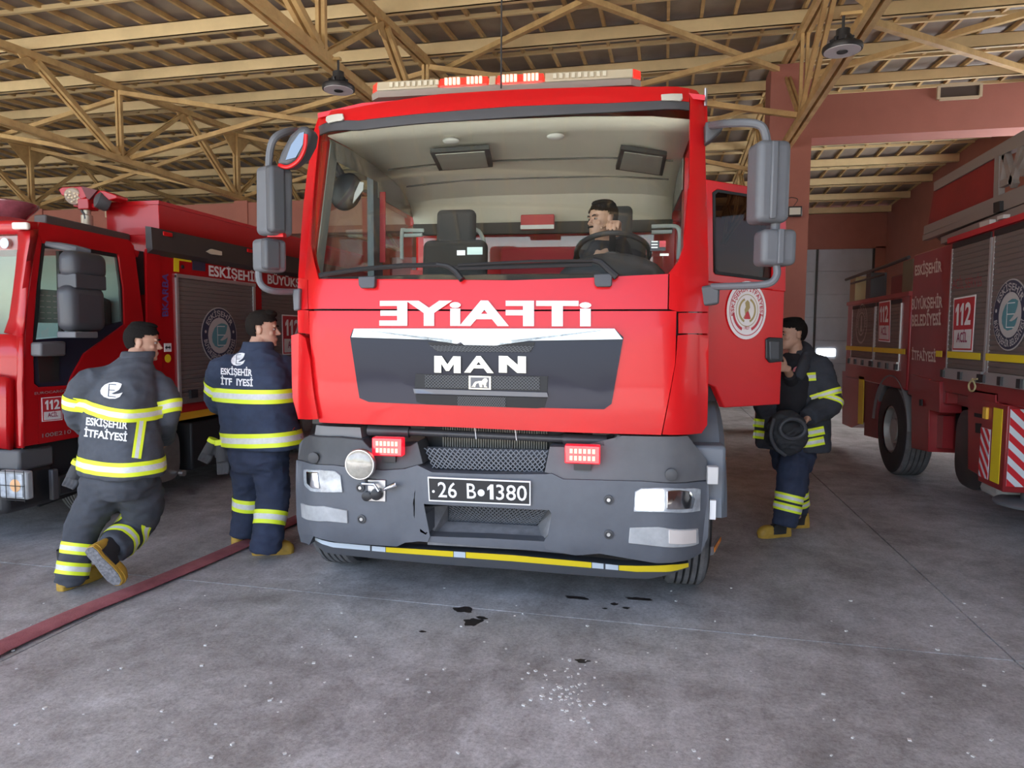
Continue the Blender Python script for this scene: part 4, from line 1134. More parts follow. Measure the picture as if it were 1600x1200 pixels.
lpan('quarter_light', [(68,391),(92,393),(97,465),(99,525),(56,528),(60,480),(64,440)], sglass, LT, .004, -.03)
lpan('door_window', [(97,393),(110,388),(184,401),(190,500),(99,525)], sglass, LT, .004, -.03)
lpan('lower_light', [(58,545),(93,548),(93,596),(62,598)], mat('dark_pane', (.02,.025,.024), .06), LT, .004, -.012)
tealin = mat('cab_inside_teal', (.30,.40,.38), .8)
MB().box((-6.9, 5.16, .9), (-4.7, 5.22, 2.4)).build('cab_rear_wall', tealin, LT)
MB().box((-6.95, 4.3, .85), (-4.7, 5.2, .92)).build('cab_floor', darkm, LT)
MB().box((-6.95, 4.25, .85), (-6.9, 5.3, 1.5)).build('far_door', red2, LT)
rs = []
for y_, z_ in ((4.22,2.36),(4.3,2.44),(4.5,2.49),(5.0,2.46),(5.28,2.42)):
    rs.append([(-6.9,y_,z_-.06),(-6.75,y_,z_),(-4.72,y_,z_),(-4.6,y_,z_-.05),(-4.62,y_,z_-.1),(-6.9,y_,z_-.1)])
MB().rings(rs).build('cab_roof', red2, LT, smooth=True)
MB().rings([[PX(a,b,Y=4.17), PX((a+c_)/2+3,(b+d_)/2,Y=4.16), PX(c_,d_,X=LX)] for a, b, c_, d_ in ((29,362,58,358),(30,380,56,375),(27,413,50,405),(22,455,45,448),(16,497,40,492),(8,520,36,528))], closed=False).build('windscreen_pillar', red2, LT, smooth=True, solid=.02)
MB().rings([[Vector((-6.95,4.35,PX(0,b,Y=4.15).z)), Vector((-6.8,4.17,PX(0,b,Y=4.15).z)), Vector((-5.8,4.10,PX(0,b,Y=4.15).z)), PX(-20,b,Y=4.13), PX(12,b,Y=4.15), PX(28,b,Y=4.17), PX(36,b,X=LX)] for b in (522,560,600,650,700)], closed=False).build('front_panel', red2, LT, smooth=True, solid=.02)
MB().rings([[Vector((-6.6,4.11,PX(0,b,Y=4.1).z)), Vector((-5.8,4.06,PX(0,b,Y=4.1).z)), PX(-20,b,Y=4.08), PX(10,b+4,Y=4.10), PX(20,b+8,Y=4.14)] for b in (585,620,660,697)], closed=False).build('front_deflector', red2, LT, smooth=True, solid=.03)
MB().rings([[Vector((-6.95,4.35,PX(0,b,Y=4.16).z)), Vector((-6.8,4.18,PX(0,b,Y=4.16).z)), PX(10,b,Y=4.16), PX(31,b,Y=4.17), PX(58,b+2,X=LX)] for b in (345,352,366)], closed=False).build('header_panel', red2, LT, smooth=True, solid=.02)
MB().prism([PX(a,b,Y=4.19) for a, b in ((31,366),(27,413),(16,497),(8,521))]+[Vector((-6.75,4.19,PX(8,521,Y=4.19).z)), Vector((-6.75,4.19,PX(31,366,Y=4.19).z))], (0,.006,0)).build('windscreen', wglass, LT)
a = PX(33,353,Y=4.12); MB().obox(a, (.06,.01,0), (-.004,.02,0), (0,0,.026)).build('marker_lamp', mat('marker_pale', (.78,.72,.64), .3), LT, bevel=.012)
MB().lathe(PX(7,380,Y=4.175), (0,-1,0), [(.04,0),(.04,.003)], 20).build('inspection_disc', mat('disc_blue', (.5,.62,.72), .4), LT)
MB().box((-6.6,4.35,1.3),(-4.75,4.7,1.48)).build('dashboard', dashm, LT, bevel=.03)
MB().box((-6.93,4.17,1.3),(-6.74,4.3,2.42)).build('windscreen_pillar', red2, LT, bevel=.02)
MB().box((-6.95,4.9,1.3),(-6.9,5.28,2.42)).build('far_door_frame', red2, LT)
sb_ = MB().box((-5.15,5.0,1.2),(-4.75,5.13,1.95)).build('seat_back', seatm, LT, bevel=.05)
a, b = PX(60,484,X=-4.75), PX(94,468,X=-4.75)
MB().box((-4.9, a.y, 1.72), (-4.76, b.y, 1.98)).build('vent_louvre', mat('louvre_teal', (.40,.52,.48), .7), LT)
for k in range(5):
    for j in range(3):
        MB().box((-4.757, a.y+.02+(b.y-a.y)*.3*j, 1.75+.045*k), (-4.752, a.y+.055+(b.y-a.y)*.3*j, 1.757+.045*k)).build('louvre_slot', white, LT)
text_on('model_name', 'EUROCARGO', quadmap(lp(54,617,.006), lp(105,612,.006), lp(105,608,.006), lp(54,613,.006)), alu, LT, bold=.01)
text_on('model_number', '100E210', quadmap(lp(66,684,.006), lp(111,677,.006), lp(111,671,.006), lp(66,678,.006)), alu, LT, bold=.01)
sticker112(quadmap(lp(65,659), lp(97,656), lp(96,619), lp(64,621.6)), LT, OX)
# bumper, lamp, steps
bm_ = MB().box((-6.95,3.98,.3),(-4.68,4.4,.62)).build('bumper', blackp, LT, bevel=.04)
MB().box((-6.9,4.1,.6),(-4.68,4.4,.76)).build('bumper_top', mat('bumper_faded', (.10,.10,.105), .6), LT, bevel=.02)
a, b = PX(2,778,Y=3.97), PX(43,737,Y=3.97)
hl = MB().box((a.x, 3.96, a.z), (b.x, 4.02, b.z)).build('headlamp', mat('headlamp_frame', (.32,.33,.34), .4), LT, bevel=.015)
MB().box((a.x+.02, 3.95, a.z+.02), (b.x-.03, 3.965, b.z-.02)).build('headlamp_lens', lens, hl)
MB().lathe(((a.x+b.x)/2+.03, 3.952, (a.z+b.z)/2), (0,-1,0), [(.05,0),(.045,.004),(.01,.006)], 16).build('headlamp_bulb', mat('bulb_amber', (.75,.42,.2), .3), hl)
for k in range(4): MB().box((a.x+(b.x-a.x)*k/3-.002, 3.938, a.z-.01), (a.x+(b.x-a.x)*k/3+.002, 3.942, b.z+.01)).build('lamp_guard_bar', black, hl)
for k in range(3): MB().box((a.x, 3.938, a.z+(b.z-a.z)*k/2-.002), (b.x, 3.942, a.z+(b.z-a.z)*k/2+.002)).build('lamp_guard_bar', black, hl)
MB().box((-5.0,4.35,.36),(-4.6,5.05,.52)).build('step', blackp, LT, bevel=.02)
MB().box((-4.64,4.3,.34),(-4.6,4.36,.58)).build('step_edge', mirg2, LT, bevel=.01)
MB().box((-5.05,4.35,.52),(-4.85,5.3,.85)).build('step_riser', black, LT)
MB().bar((-4.66,4.62,.5),(-4.7,4.66,.82),.02,.03).build('step_stay', mirg2, LT)
lpan('wheel_arch_liner', [(36,699),(228,664),(228,735),(150,752),(118,772),(62,792),(40,760)], black, LT, .02, -.10)
for sx, xx in ((1,-4.92),(-1,-6.75)):
    wheel((xx, 5.12, .42), sx, r=.42, wd=.24, parent=LT)
    wheel((xx-sx*.08, 8.6, .42), sx, r=.42, wd=.42, parent=LT)
# mirror
m1 = lambda a, b, o=.22: lp(a, b, o)
def cylpx(nm, x0, x1, y0, y1, m_, par, o=.24, bev=.07):
    p0, p1 = m1(x0, y1, o), m1(x1, y0, o)
    return MB().box((LX+o-.09, p0.y, p0.z), (LX+o+.08, p1.y, p1.z)).build(nm, m_, par, bevel=bev, seg=5)
mh = cylpx('mirror_housing', 99, 155, 449, 518, mat('iveco_grey', (.05,.053,.062), .45), LT)
cylpx('wide_mirror_housing', 101, 158, 398, 434, MATS['iveco_grey'], mh)
cylpx('mirror_neck', 105, 153, 432, 450, MATS['iveco_grey'], mh, bev=.01)
cylpx('mirror_base', 104, 140, 518, 528, mirg, mh, bev=.01)
MB().tube([m1(72,381,.03), m1(95,385,.12), m1(118,390,.2), m1(140,394,.24)], [.02,.03,.035,.025], 10).build('mirror_arm', mirg, mh, smooth=True)
lpan('kerb_mirror', [(64,535),(104,533),(104,556),(64,557)], mat('kerb_grey', (.1,.1,.105), .5), LT, .1, .12, bevel=.015)
# beacon, roof box, mast
c = PX(8,342,Y=4.75); MB().lathe(c, (0,0,1), [(.15,0),(.17,.03),(.24,.10),(.245,.125),(.22,.14)], 30).build('beacon_dome', mat('dome_plum', (.34,.10,.13), .15, coat=1, var=.4, vscale=9), LT, smooth=True)
MB().bar(PX(62,342,X=-4.95), PX(195,372,X=-4.95), .12, .07).build('roof_case', mat('case_brown', (.10,.085,.08), .6), LT, bevel=.01)
MB().box((-5.35,5.3,2.0),(-4.75,5.5,2.4)).build('gap_locker', darkm, LT)
c = PX(137,372,Y=5.42); c2 = PX(138,327,Y=5.42)
pole = MB().lathe((c.x,c.y,1.4), (0,0,1), [(.045,0),(.045,c.z-1.4+.09),(.05,c.z-1.4+.1),(.05,c2.z-1.4-.06),(.035,c2.z-1.4-.05),(.035,c2.z-1.4)], 18).build('mast_pole', mat('mast_cream', (.52,.46,.36), .4, .4), LT, smooth=True)
hd = MB().box((c2.x-.06,c2.y-.06,c2.z-.01),(c2.x+.06,c2.y+.06,c2.z+.09)).prism([PX(a,b,Y=5.40) for a, b in ((114,323),(114,316),(159,319),(159,326))], (0,.1,0)).build('mast_head', red2, pole, bevel=.008)
for pxs, nm in (([(91,296),(97,292),(128,291),(136,308),(126,312),(118,302),(103,300),(106,308),(96,305)], 'lamp_housing'), ([(138,312),(152,297),(163,298),(182,305),(182,310),(170,313),(160,304),(150,306)], 'lamp_housing')):
    MB().prism([PX(a,b,Y=5.36) for a, b in pxs], (0,.14,0)).build(nm, red2, hd, bevel=.008)
MB().prism([PX(a,b,Y=5.34) for a, b in ((127,291),(152,297),(139,312),(135,309))], (0,.02,0)).build('lamp_bracket', mat('maroon', (.12,.015,.02), .5), hd)
lc = PX(115,307,Y=5.36); MB().lathe(lc, (.35,-.85,-.35), [(.075,-.08),(.08,0),(.07,.015)], 22).build('flood_lamp_head', mat('lamp_silver', (.62,.55,.45), .3, .5), hd, smooth=True)
for k in range(12): 
    a_ = k*2.4; r_ = .017*math.sqrt(k+.5)
    n_ = Vector((.35,-.85,-.35)).normalized(); u_ = n_.orthogonal().normalized(); v_ = n_.cross(u_)
    MB().ell(lc+n_*.016+(u_*math.cos(a_)+v_*math.sin(a_))*r_, .011, .011, .011, 8, 6).build('lamp_diode', mat('diode_cream', (.85,.75,.55), .3), hd, smooth=True)
lc = PX(161,315,Y=5.40); MB().lathe(lc, (.5,.8,-.3), [(.03,-.07),(.075,-.05),(.08,.03),(.07,.05)], 22).build('flood_lamp_back', mirg2, hd, smooth=True)
MB().tube(spline([PX(a,b,Y=5.38) for a, b in ((126,322),(128,330),(132,336),(133,342))]), .01, 6).build('mast_cable', mirg2, pole)
# body
bd = MB().box((-6.98,5.51,.86),(LX,10.6,2.56)).build('body_box', red2, LT, bevel=.01)
rb = MB().box((-5.2,5.56,2.55),(LX-.02,10.0,2.86)).build('roof_locker', red2, LT, bevel=.006)
MB().box((-5.21,5.55,2.84),(LX-.01,10.0,2.875)).build('locker_lid', red2, rb)
lpan('corner_post', [(229,388),(250,390),(254,640),(232,640)], red2, LT, .02, .012)
vis = MB().rings([[(LX,y_,2.61),(LX+.06,y_,2.6),(LX+.07,y_,2.40),(LX,y_,2.36)] for y_ in (5.36,5.6,10.6)]).build('side_visor', mat('visor_black', (.05,.045,.045), .5), LT)
for a, b, c_ in ((262,366,red),(391,392,red)): MB().obox(lp(a,b,.075), (.008,0,0), (0,.06,0), (0,0,.02)).build('side_lamp', c_, vis, bevel=.008)
MB().prism([lp(a,b,.085) for a, b in ((324,393),(331,389),(347,393),(347,399),(331,397))], (-.02,0,0)).build('arrow_lamp', mat('arrow_cream', (.72,.66,.52), .4), vis)
lpan('edge_marker', [(272,400),(299,403),(299,410),(280,407),(280,425),(272,424)], yellow, LT, .004, .006)
lpan('maker_plate', [(301,406),(321,408),(321,424),(301,422)], navy, LT, .004, .006)
MB().lathe(lp(285,417,.002), (1,0,0), [(.02,0),(.018,.01)], 12).build('push_button', black, LT)
text_on('side_lettering', 'ESKİŞEHİR', quadmap(lyz(6.22,2.235,.006), lyz(7.14,2.235,.006), lyz(7.14,2.345,.006), lyz(6.22,2.345,.006)), white, LT, bold=.03)
text_on('side_lettering', 'BÜYÜKŞEHİR', quadmap(lyz(7.29,2.235,.006), lyz(8.5,2.235,.006), lyz(8.5,2.345,.006), lyz(7.29,2.345,.006)), white, LT, bold=.03)
text_on('maker_lettering', 'BKARBA', quadmap(lp(263,494,.02), lp(263,428,.02), lp(253.5,425,.02), lp(253.5,495,.02)), mat('letter_blue', (.10,.06,.25), .5), LT, bold=.02)
MB().obox(lp(262,543,.014), (.004,0,0), (0,.045,0), (0,0,.04)).build('arrow_sign', white, LT)
MB().prism([lp(a,b,.02) for a, b in ((258,543),(261,540),(261,542),(265,541.5),(265,539.5),(267,543),(265,546),(265,544),(261,544),(261,546))], (-.003,0,0)).build('arrow_mark', black, LT)
MB().lathe(lp(262,560,.012), (1,0,0), [(.04,0),(.04,.004)], 20).build('yellow_disc', yellow, LT)
s1 = shutter_bands('roller_shutter', lambda u_, z_: lyz(u_, z_), 5.75, 6.98, .97, 2.18, .042, shut2, bd, OX)
for y0, y1, z0, z1 in ((5.72,5.75,.95,2.2),(6.98,7.02,.95,2.2)): MB().box((LX,y0,z0),(LX+.02,y1,z1)).build('shutter_rail', alu, LT)
MB().box((LX,5.72,2.18),(LX+.025,7.02,2.215)).build('shutter_head', alu, LT)
MB().box((LX,5.75,.95),(LX+.025,6.98,1.02)).build('shutter_bar', shut2, LT)
for y_ in (5.85,6.1): MB().box((LX+.02,y_,1.0),(LX+.05,y_+.1,1.08)).build('shutter_catch', blackp, LT)
s2 = shutter_bands('roller_shutter', lambda u_, z_: lyz(u_, z_), 7.16, 8.9, .97, 2.18, .042, shut2, bd, OX)
roundel(lyz(6.36,1.62,.006), .285, Vector((0,1,0)), OX, LT)
sticker112(quadmap(lyz(7.58,1.38,.006), lyz(8.05,1.38,.006), lyz(8.05,1.88,.006), lyz(7.58,1.88,.006)), LT, OX)
MB().box((LX-.03,5.53,.79),(LX+.008,10.6,.86)).build('yellow_stripe', mat('stripe_amber', (.78,.42,.02), .5), LT)
MB().box((-6.9,5.55,.45),(LX-.35,10.5,.86)).build('chassis', black, LT)
tk = MB().tube([(LX-.42,5.58,.5),(LX-.08,5.58,.5)], .16, 20).build('air_tank', darkm, LT, smooth=True)
MB().rings([[Vector((x_, 5.6+.2*math.copysign(abs(math.cos(t_))**.6, math.cos(t_)), .46+.25*math.copysign(abs(math.sin(t_))**.6, math.sin(t_)))) for t_ in [2*math.pi*k/28 for k in range(28)]] for x_ in (LX-.5,LX-.06)]).build('silencer', mat('silencer_steel', (.40,.38,.36), .35, .8, var=.25, vscale=6), LT, smooth=True)
MB().cyl((LX-.05,5.78,.26),(LX+.0,5.78,.26),.03,10).build('tank_bolt', steelb, LT)
MB().box((LX-.6,5.95,.25),(LX-.04,7.9,.74)).build('side_locker', black, LT, bevel=.02)
ORG[0] = Vector((0,0,0))
# ================================================================== the older fire engine on the right
RX = 2.7
RTK = empty('fire_truck', (3.9, 8.0, 0), 0, 'older dark red fire engine on the right carrying a ladder on its roof', 'fire engine')
ORG[0] = Vector((3.9, 8.0, 0))
rp, rpan, ryz = side_plane(RX, -1)
OM = Vector((-1,0,0)); UM = Vector((0,-1,0))
MB().box((RX,8.45,1.05),(5.1,11.1,2.16)).build('rear_body', redold, RTK, bevel=.02)
MB().box((RX+.02,7.38,1.0),(5.1,8.47,2.57)).build('centre_body', redold, RTK, bevel=.015)
nb = MB().box((RX,4.9,1.12),(5.1,7.4,2.58)).build('front_body', redold, RTK, bevel=.015)
MB().box((RX-.03,4.9,2.56),(RX+.1,7.42,2.61)).build('roof_trim', mat('trim_bright_red', (.5,.02,.03), .4), RTK)
MB().box((RX-.02,8.45,2.12),(RX+.12,11.1,2.17)).build('roof_trim', redold, RTK)
dk = mat('shutter_dark', (.19,.155,.145), .5, .3)
def rshut(y0, y1, z0, z1):
    s_ = shutter_bands('roller_shutter', lambda u_, z_: ryz(u_, z_, .004), y0, y1, z0, z1, .045, dk, RTK, OM)
    for yy in (y0, y1): MB().box((RX-.012,yy-.015,z0),(RX,yy+.015,z1)).build('shutter_rail', alu, RTK)
    rl = MB().box((RX-.03,y0,z0-.1),(RX,y1,z0)).build('locker_bar', alu, RTK)
    n_ = max(2, int((y1-y0)/.3))
    for k in range(n_+1):
        yy = y0+(y1-y0)*k/n_
        MB().box((RX-.05,yy-.03,z0-.09),(RX-.02,yy+.03,z0-.02)).build('bar_catch', blackp, rl)
    MB().box((RX-.012,y0,z1),(RX,y1,z1+.05)).build('shutter_box', black, RTK)
def yof(px): return rp(px, 540).y
rshut(yof(1365.5), yof(1331), 1.36, 2.05); rshut(yof(1406), yof(1368), 1.36, 2.05)
rshut(yof(1541), yof(1482), 1.36, 2.50); rshut(4.95, yof(1546), 1.36, 2.50)
# yellow stripe in lengths
for y0, y1 in ((9.75,11.05),(8.5,9.7),(7.45,7.6),(6.62,7.32),(4.95,6.52)):
    MB().box((RX-.016,y0,1.46),(RX-.012,y1,1.52)).build('yellow_stripe', yellow, RTK)
cream = mat('letter_cream', (.72,.60,.54), .6)
for s_, q4 in (('ESKİŞEHİR', ((1429.6,431),(1471.6,424.5),(1471.6,407.5),(1429.6,415))), ('BÜYÜKŞEHİR', ((1424.7,484),(1472.5,480.6),(1472.5,463),(1424.7,467))), ('BELEDİYESİ', ((1424.7,510),(1470,508),(1470,489),(1424.7,492))), ('İTFAİYESİ', ((1424.7,562),(1462,566),(1462,550),(1424.7,547)))):
    text_on('side_lettering', s_, quadmap(*[rp(a, b, -.012) for a, b in q4]), cream, RTK, bold=.03)
sticker112(quadmap(rp(1488,549,.012), rp(1520,550,.012), rp(1526,460,.012), rp(1491,466,.012)), RTK, OM)
sticker112(quadmap(rp(1373,533,.012), rp(1391,535,.012), rp(1392,469,.012), rp(1374,472,.012)), RTK, OM)
c = rp(1580, 492, .012); r_ = (rp(1580,437).z-rp(1580,548).z)/2
roundel(c, r_*.97, UM, OM, RTK)
# faded round crest on the far shutter
c = rp(1346, 506, .012); r_ = (rp(1346,475).z-rp(1346,537).z)/2
fm = mat('crest_faded', (.42,.36,.34), .6)
cr = MB(); stamp(cr, disc2d(1,36,.9), lambda x_, y_: c+UM*(x_*r_)+Vector((0,0,y_*r_))); cr = cr.build('crest', fm, RTK)
for sh in (disc2d(.6,30,.52), ring_text('ESKİŞEHİR İTFAİYESİ', .64, .84, 195, -15), ([(-.25,-.4),(.25,-.4),(.1,0),(.15,.35),(0,.45),(-.15,.35),(-.1,0)], [tuple(range(7))])):
    m_ = MB(); stamp(m_, sh, lambda x_, y_: c+UM*(x_*r_)+Vector((0,0,y_*r_))+OM*.002); m_.build('crest_detail', fm, cr)
# faint red stencil
text_on('stencil', 'ACİL SERVİS', quadmap(rp(1488,452,.012), rp(1534,447,.012), rp(1534,432,.012), rp(1488,437,.012)), mat('stencil_red', (.32,.06,.07), .6), RTK, bold=.0)
# wheels
for xx, sx in ((RX+.17,-1),(4.95,1)):
    wheel((xx,8.97,.54), sx, r=.54, wd=.32, parent=RTK)
    wheel((xx,3.6,.54), sx, r=.54, wd=.32, parent=RTK)
MB().rings([[Vector((x_, 8.97-math.cos(R(a_))*r1, .54+math.sin(R(a_))*r1)) for x_, r1 in ((RX-.01,.66),(RX+.35,.66),(RX+.35,.61),(RX+.02,.60))] for a_ in range(5,176,10)]).build('wheel_arch', mat('arch_grey', (.17,.17,.175), .6), RTK, smooth=True)
# skirts and lower lockers
rpan('rear_skirt', [(1316,580),(1364,588),(1364,655),(1330,668),(1316,662)], redold, RTK, .3, -.02)
rpan('skirt_reflector', [(1342,588),(1350,589),(1348,663),(1340,662)], yellow, RTK, .006, .0)
rpan('rear_skirt', [(1352,592),(1372,592),(1370,685),(1350,680)], mat('maroon_panel', (.17,.012,.016), .5), RTK, .3, -.01)
rpan('wheel_skirt', [(1424,585),(1452,592),(1450,706),(1424,700)], redold, RTK, .3, 0, bevel=.006)
lk = rpan('side_locker', [(1450,594),(1468,596),(1468,645),(1450,640)], redold, RTK, .2, .01, bevel=.006)
rpan('locker_lock', [(1436,624),(1440,624),(1440,634),(1436,634)], black, lk, .01, .02)
MB().box((RX+.12,6.2,1.0),(4.6,7.45,1.15)).build('under_beam', redold, RTK)
MB().box((RX+.25,5.0,.7),(4.6,8.2,1.05)).build('chassis', black, RTK)
rpan('recess_panel', [(1466,596),(1512,604),(1512,648),(1470,645)], redold, RTK, .05, -.25)
rpan('recess_panel', [(1450,646),(1474,650),(1472,700),(1450,700)], redold, RTK, .1, -.08)
# fuel tank with straps
ty = rp(1495,700).y; tz = (rp(1495,640).z+rp(1495,762).z)/2; th_ = (rp(1495,640).z-rp(1495,762).z)/2
tkm = mat('tank_dark', (.055,.05,.05), .4, .3)
def tankring(x_, k=1.0): return [Vector((x_, ty-.02+.30*k*math.copysign(abs(math.cos(t_))**.55, math.cos(t_)), tz+th_*k*math.copysign(abs(math.sin(t_))**.55, math.sin(t_)))) for t_ in [2*math.pi*j/28 for j in range(28)]]
tk = MB().rings([tankring(RX+.08,.9), tankring(RX+.1), tankring(RX+.75)]).build('fuel_tank', tkm, RTK, smooth=True)
for o_ in (.16,.55): MB().rings([tankring(RX+o_,1.02), tankring(RX+o_+.05,1.02)], cap=False).build('tank_strap', steelb, tk, smooth=True)
MB().lathe((RX+.2, ty, tz+th_-.01), (0,0,1), [(.06,0),(.065,.06),(.05,.075)], 18).build('filler_cap', black, tk, smooth=True)
MB().box((RX+.1,ty-.62,tz-th_+.01),(RX+.5,ty-.2,tz-th_+.16)).build('air_tank', mat('tank_white', (.5,.5,.48), .5), RTK, bevel=.06)
l2 = rpan('side_locker', [(1512,606),(1560,614),(1560,757),(1553,757),(1512,733)], redold, RTK, .3, 0, bevel=.008)
rpan('locker_lid', [(1513,611),(1555,617),(1555,641),(1513,634)], redold, l2, .02, .012)
rpan('locker_slot', [(1522,645),(1547,650),(1547,656),(1522,651)], black, l2, .01, .006)
rpan('locker_lock', [(1524,661),(1533,662),(1533,677),(1524,676)], black, l2, .01, .01)
MB().tube(spline([rp(a,b,.05) for a, b in ((1520,592),(1514,600),(1515,609),(1520,611),(1524,604),(1521,594),(1528,592))]), .008, 6).build('rope_loop', mat('rope_tan', (.50,.42,.22), .8), RTK)
# outrigger box with chevrons and foot
oy0, oy1 = 6.08, 6.52
og = MB().box((RX-.02,oy0,.42),(3.35,oy1,1.12)).build('outrigger_box', redold, RTK, bevel=.01)
MB().box((RX-.024,oy0+.07,.47),(RX-.018,oy0+.22,1.08)).build('yellow_reflector', yellow, og)
MB().obox((RX-.03,oy1-.1,1.02), (.012,0,0),(0,.035,0),(0,0,.05)).build('side_marker', mat('amber_lens', (.85,.5,.05), .3), og, bevel=.006)
chev_w = mat('chevron_white', (.68,.74,.78), .45); chev_r = mat('chevron_red', (.62,.02,.03), .45)
def chevrons(o_, U_, N_, wd, h_, n_):
    """red and white diagonal boards cut to a wd x h_ rectangle"""
    base = MB().prism([o_, o_+U_*wd, o_+U_*wd+Vector((0,0,h_)), o_+Vector((0,0,h_))], -N_*.004).build('chevron_board', chev_w, og)
    st_ = h_/n_
    for k in range(-8, n_+1):
        z0 = k*st_; poly = []
        pts = [(0, z0+wd), (0, z0+wd+st_*.5), (wd, z0+st_*.5), (wd, z0)]
        for lim, sg in ((0, 1), (h_, -1)):
            res = []
            for (ua, za), (ub, zb_) in zip(pts, pts[1:]+pts[:1]):
                ia, ib = (za-lim)*sg >= 0, (zb_-lim)*sg >= 0
                if ia: res.append((ua, za))
                if ia != ib: t_ = (lim-za)/(zb_-za); res.append((ua+(ub-ua)*t_, lim))
            pts = res
            if len(pts) < 3: break
        if len(pts) < 3: continue
        MB().prism([o_+U_*u_+Vector((0,0,z_))+N_*.003 for u_, z_ in pts], -N_*.003).build('chevron_stripe', chev_r, base)
chevrons(Vector((RX+.0,oy0-.006,.47)), Vector((1,0,0)), Vector((0,-1,0)), .62, .62, 5)
chevrons(Vector((RX-.026,oy1-.02,.47)), Vector((0,-1,0)), Vector((-1,0,0)), .17, .42, 4)
MB().lathe((RX+.25,6.2,.30), (0,0,1), [(.26,0),(.27,.02),(.25,.035),(.08,.05),(.08,.14)], 28).build('outrigger_foot', mat('foot_grey', (.14,.14,.15), .6), og, smooth=True)
# roof: ladder with side panels, rails and posts
lm = mat('ladder_grey', (.30,.26,.24), .5, .3)
LXX = 2.85
def q2(a, b, o_=0): return PX(a, b, X=LXX+o_)
def lpan2(nm, pxs, m_, par, th=.05, o_=0): return MB().prism([q2(a,b,o_) for a, b in pxs], (th,0,0)).build(nm, m_, par)
ld = lpan2('ladder_rail', [(1459,285),(1600,203),(1640,180),(1640,203),(1600,226),(1553,247),(1459,299)], lm, RTK, .08)
lpan2('ladder_panel', [(1459,299),(1553,246),(1554,309),(1450,352)], mat('panel_deep_red', (.28,.018,.02), .5, var=.2, vscale=3), RTK, .03, .02)
lpan2('ladder_post', [(1554,245),(1561,242),(1560,306),(1552,309)], lm, RTK, .05)
for a, b, c_, d_ in ((1562,300,1572,242),(1572,240,1586,290),(1582,288,1600,224),(1562,290,1580,282),(1594,262,1612,222),(1600,270,1640,256)):
    MB().bar(q2(a,b,.03), q2(c_,d_,.03), .06, .05, (1,0,0)).build('ladder_brace', lm, RTK)
for (a,b,c_,d_), w_ in zip(((1448,360,1640,284),(1446,372,1640,298),(1475,376,1640,312)), (.09,.06,.07)):
    MB().bar(q2(a,b), q2(c_,d_), .06, w_, (0,0,1)).build('roof_rail', lm, RTK)
lpan2('ladder_backing', [(1446,358),(1640,280),(1640,330),(1478,384)], mat('backing_brown', (.13,.10,.09), .7), RTK, .02, .06)
lpan2('roof_clamp', [(1552,317),(1562,314),(1562,330),(1552,333)], black, RTK, .06, -.06)
lpan2('work_lamp', [(1530,348),(1546,343),(1546,352),(1531,357)], mat('lamp_white', (.62,.6,.56), .5), RTK, .08, -.08)
lpan2('work_lamp', [(1558,338),(1568,335),(1567,341),(1558,344)], MATS['lamp_white'], RTK, .06, -.08)
# rear roof rails
def hr(a, b): return rp(a, b, -.05)
MB().tube([hr(1322,437), hr(1352,426), hr(1384,416), hr(1420,402)], .022, 8).build('hand_rail', darkm, RTK)
MB().tube([hr(1330,443), hr(1355,436), hr(1384,428)], .016, 8).build('hand_rail', darkm, RTK)
for a0, a1, b0, b1, m_ in ((1328,1337,432,452,mat('brass_old', (.30,.24,.12), .5, .3)),(1353,1361,426,448,darkm),(1410,1427,404,434,mat('box_olive', (.17,.14,.09), .7))):
    p0, p1 = hr(a0,b1), hr(a1,b0); MB().box((RX+.05,p0.y,2.14),(RX+.25,p1.y,p1.z)).build('rail_post', m_, RTK)
MB().box((RX+.1,8.6,2.15),(4.9,9.5,2.42)).build('roof_chest', mat('chest_maroon', (.16,.03,.03), .6), RTK, bevel=.02)
ORG[0] = Vector((0,0,0))
# ================================================================== flat hose on the floor
hp_ = [Vector((-3.25,-.9,.02)), Vector((-3.27,1.0,.02))]+[PX(a,b,Z=.02) for a, b in ((-60,1042),(0,1012),(120,958),(250,906),(370,855),(470,808))]
hp_ += [hp_[-1]+Vector((.12,1.2,0)), hp_[-1]+Vector((.2,2.6,0))]
sp_ = spline(hp_, 5); rs = []
for i, p_ in enumerate(sp_):
    t_ = (sp_[min(i+1,len(sp_)-1)]-sp_[max(i-1,0)]).normalized(); n_ = Vector((-t_.y,t_.x,0))
    rs.append([p_+n_*(.072*math.cos(a_))+Vector((0,0,.019*math.sin(a_)+.001)) for a_ in [2*math.pi*k/12 for k in range(12)]])
ho = MB().rings(rs).build('fire_hose', mat('hose_red', (.38,.13,.14), .8, var=.35, vscale=5, col2=(.25,.075,.085), bump=.3, bscale=120), smooth=True)
tag(ho, 'faded red hose lying flat across the floor past the running firefighter', 'hose')
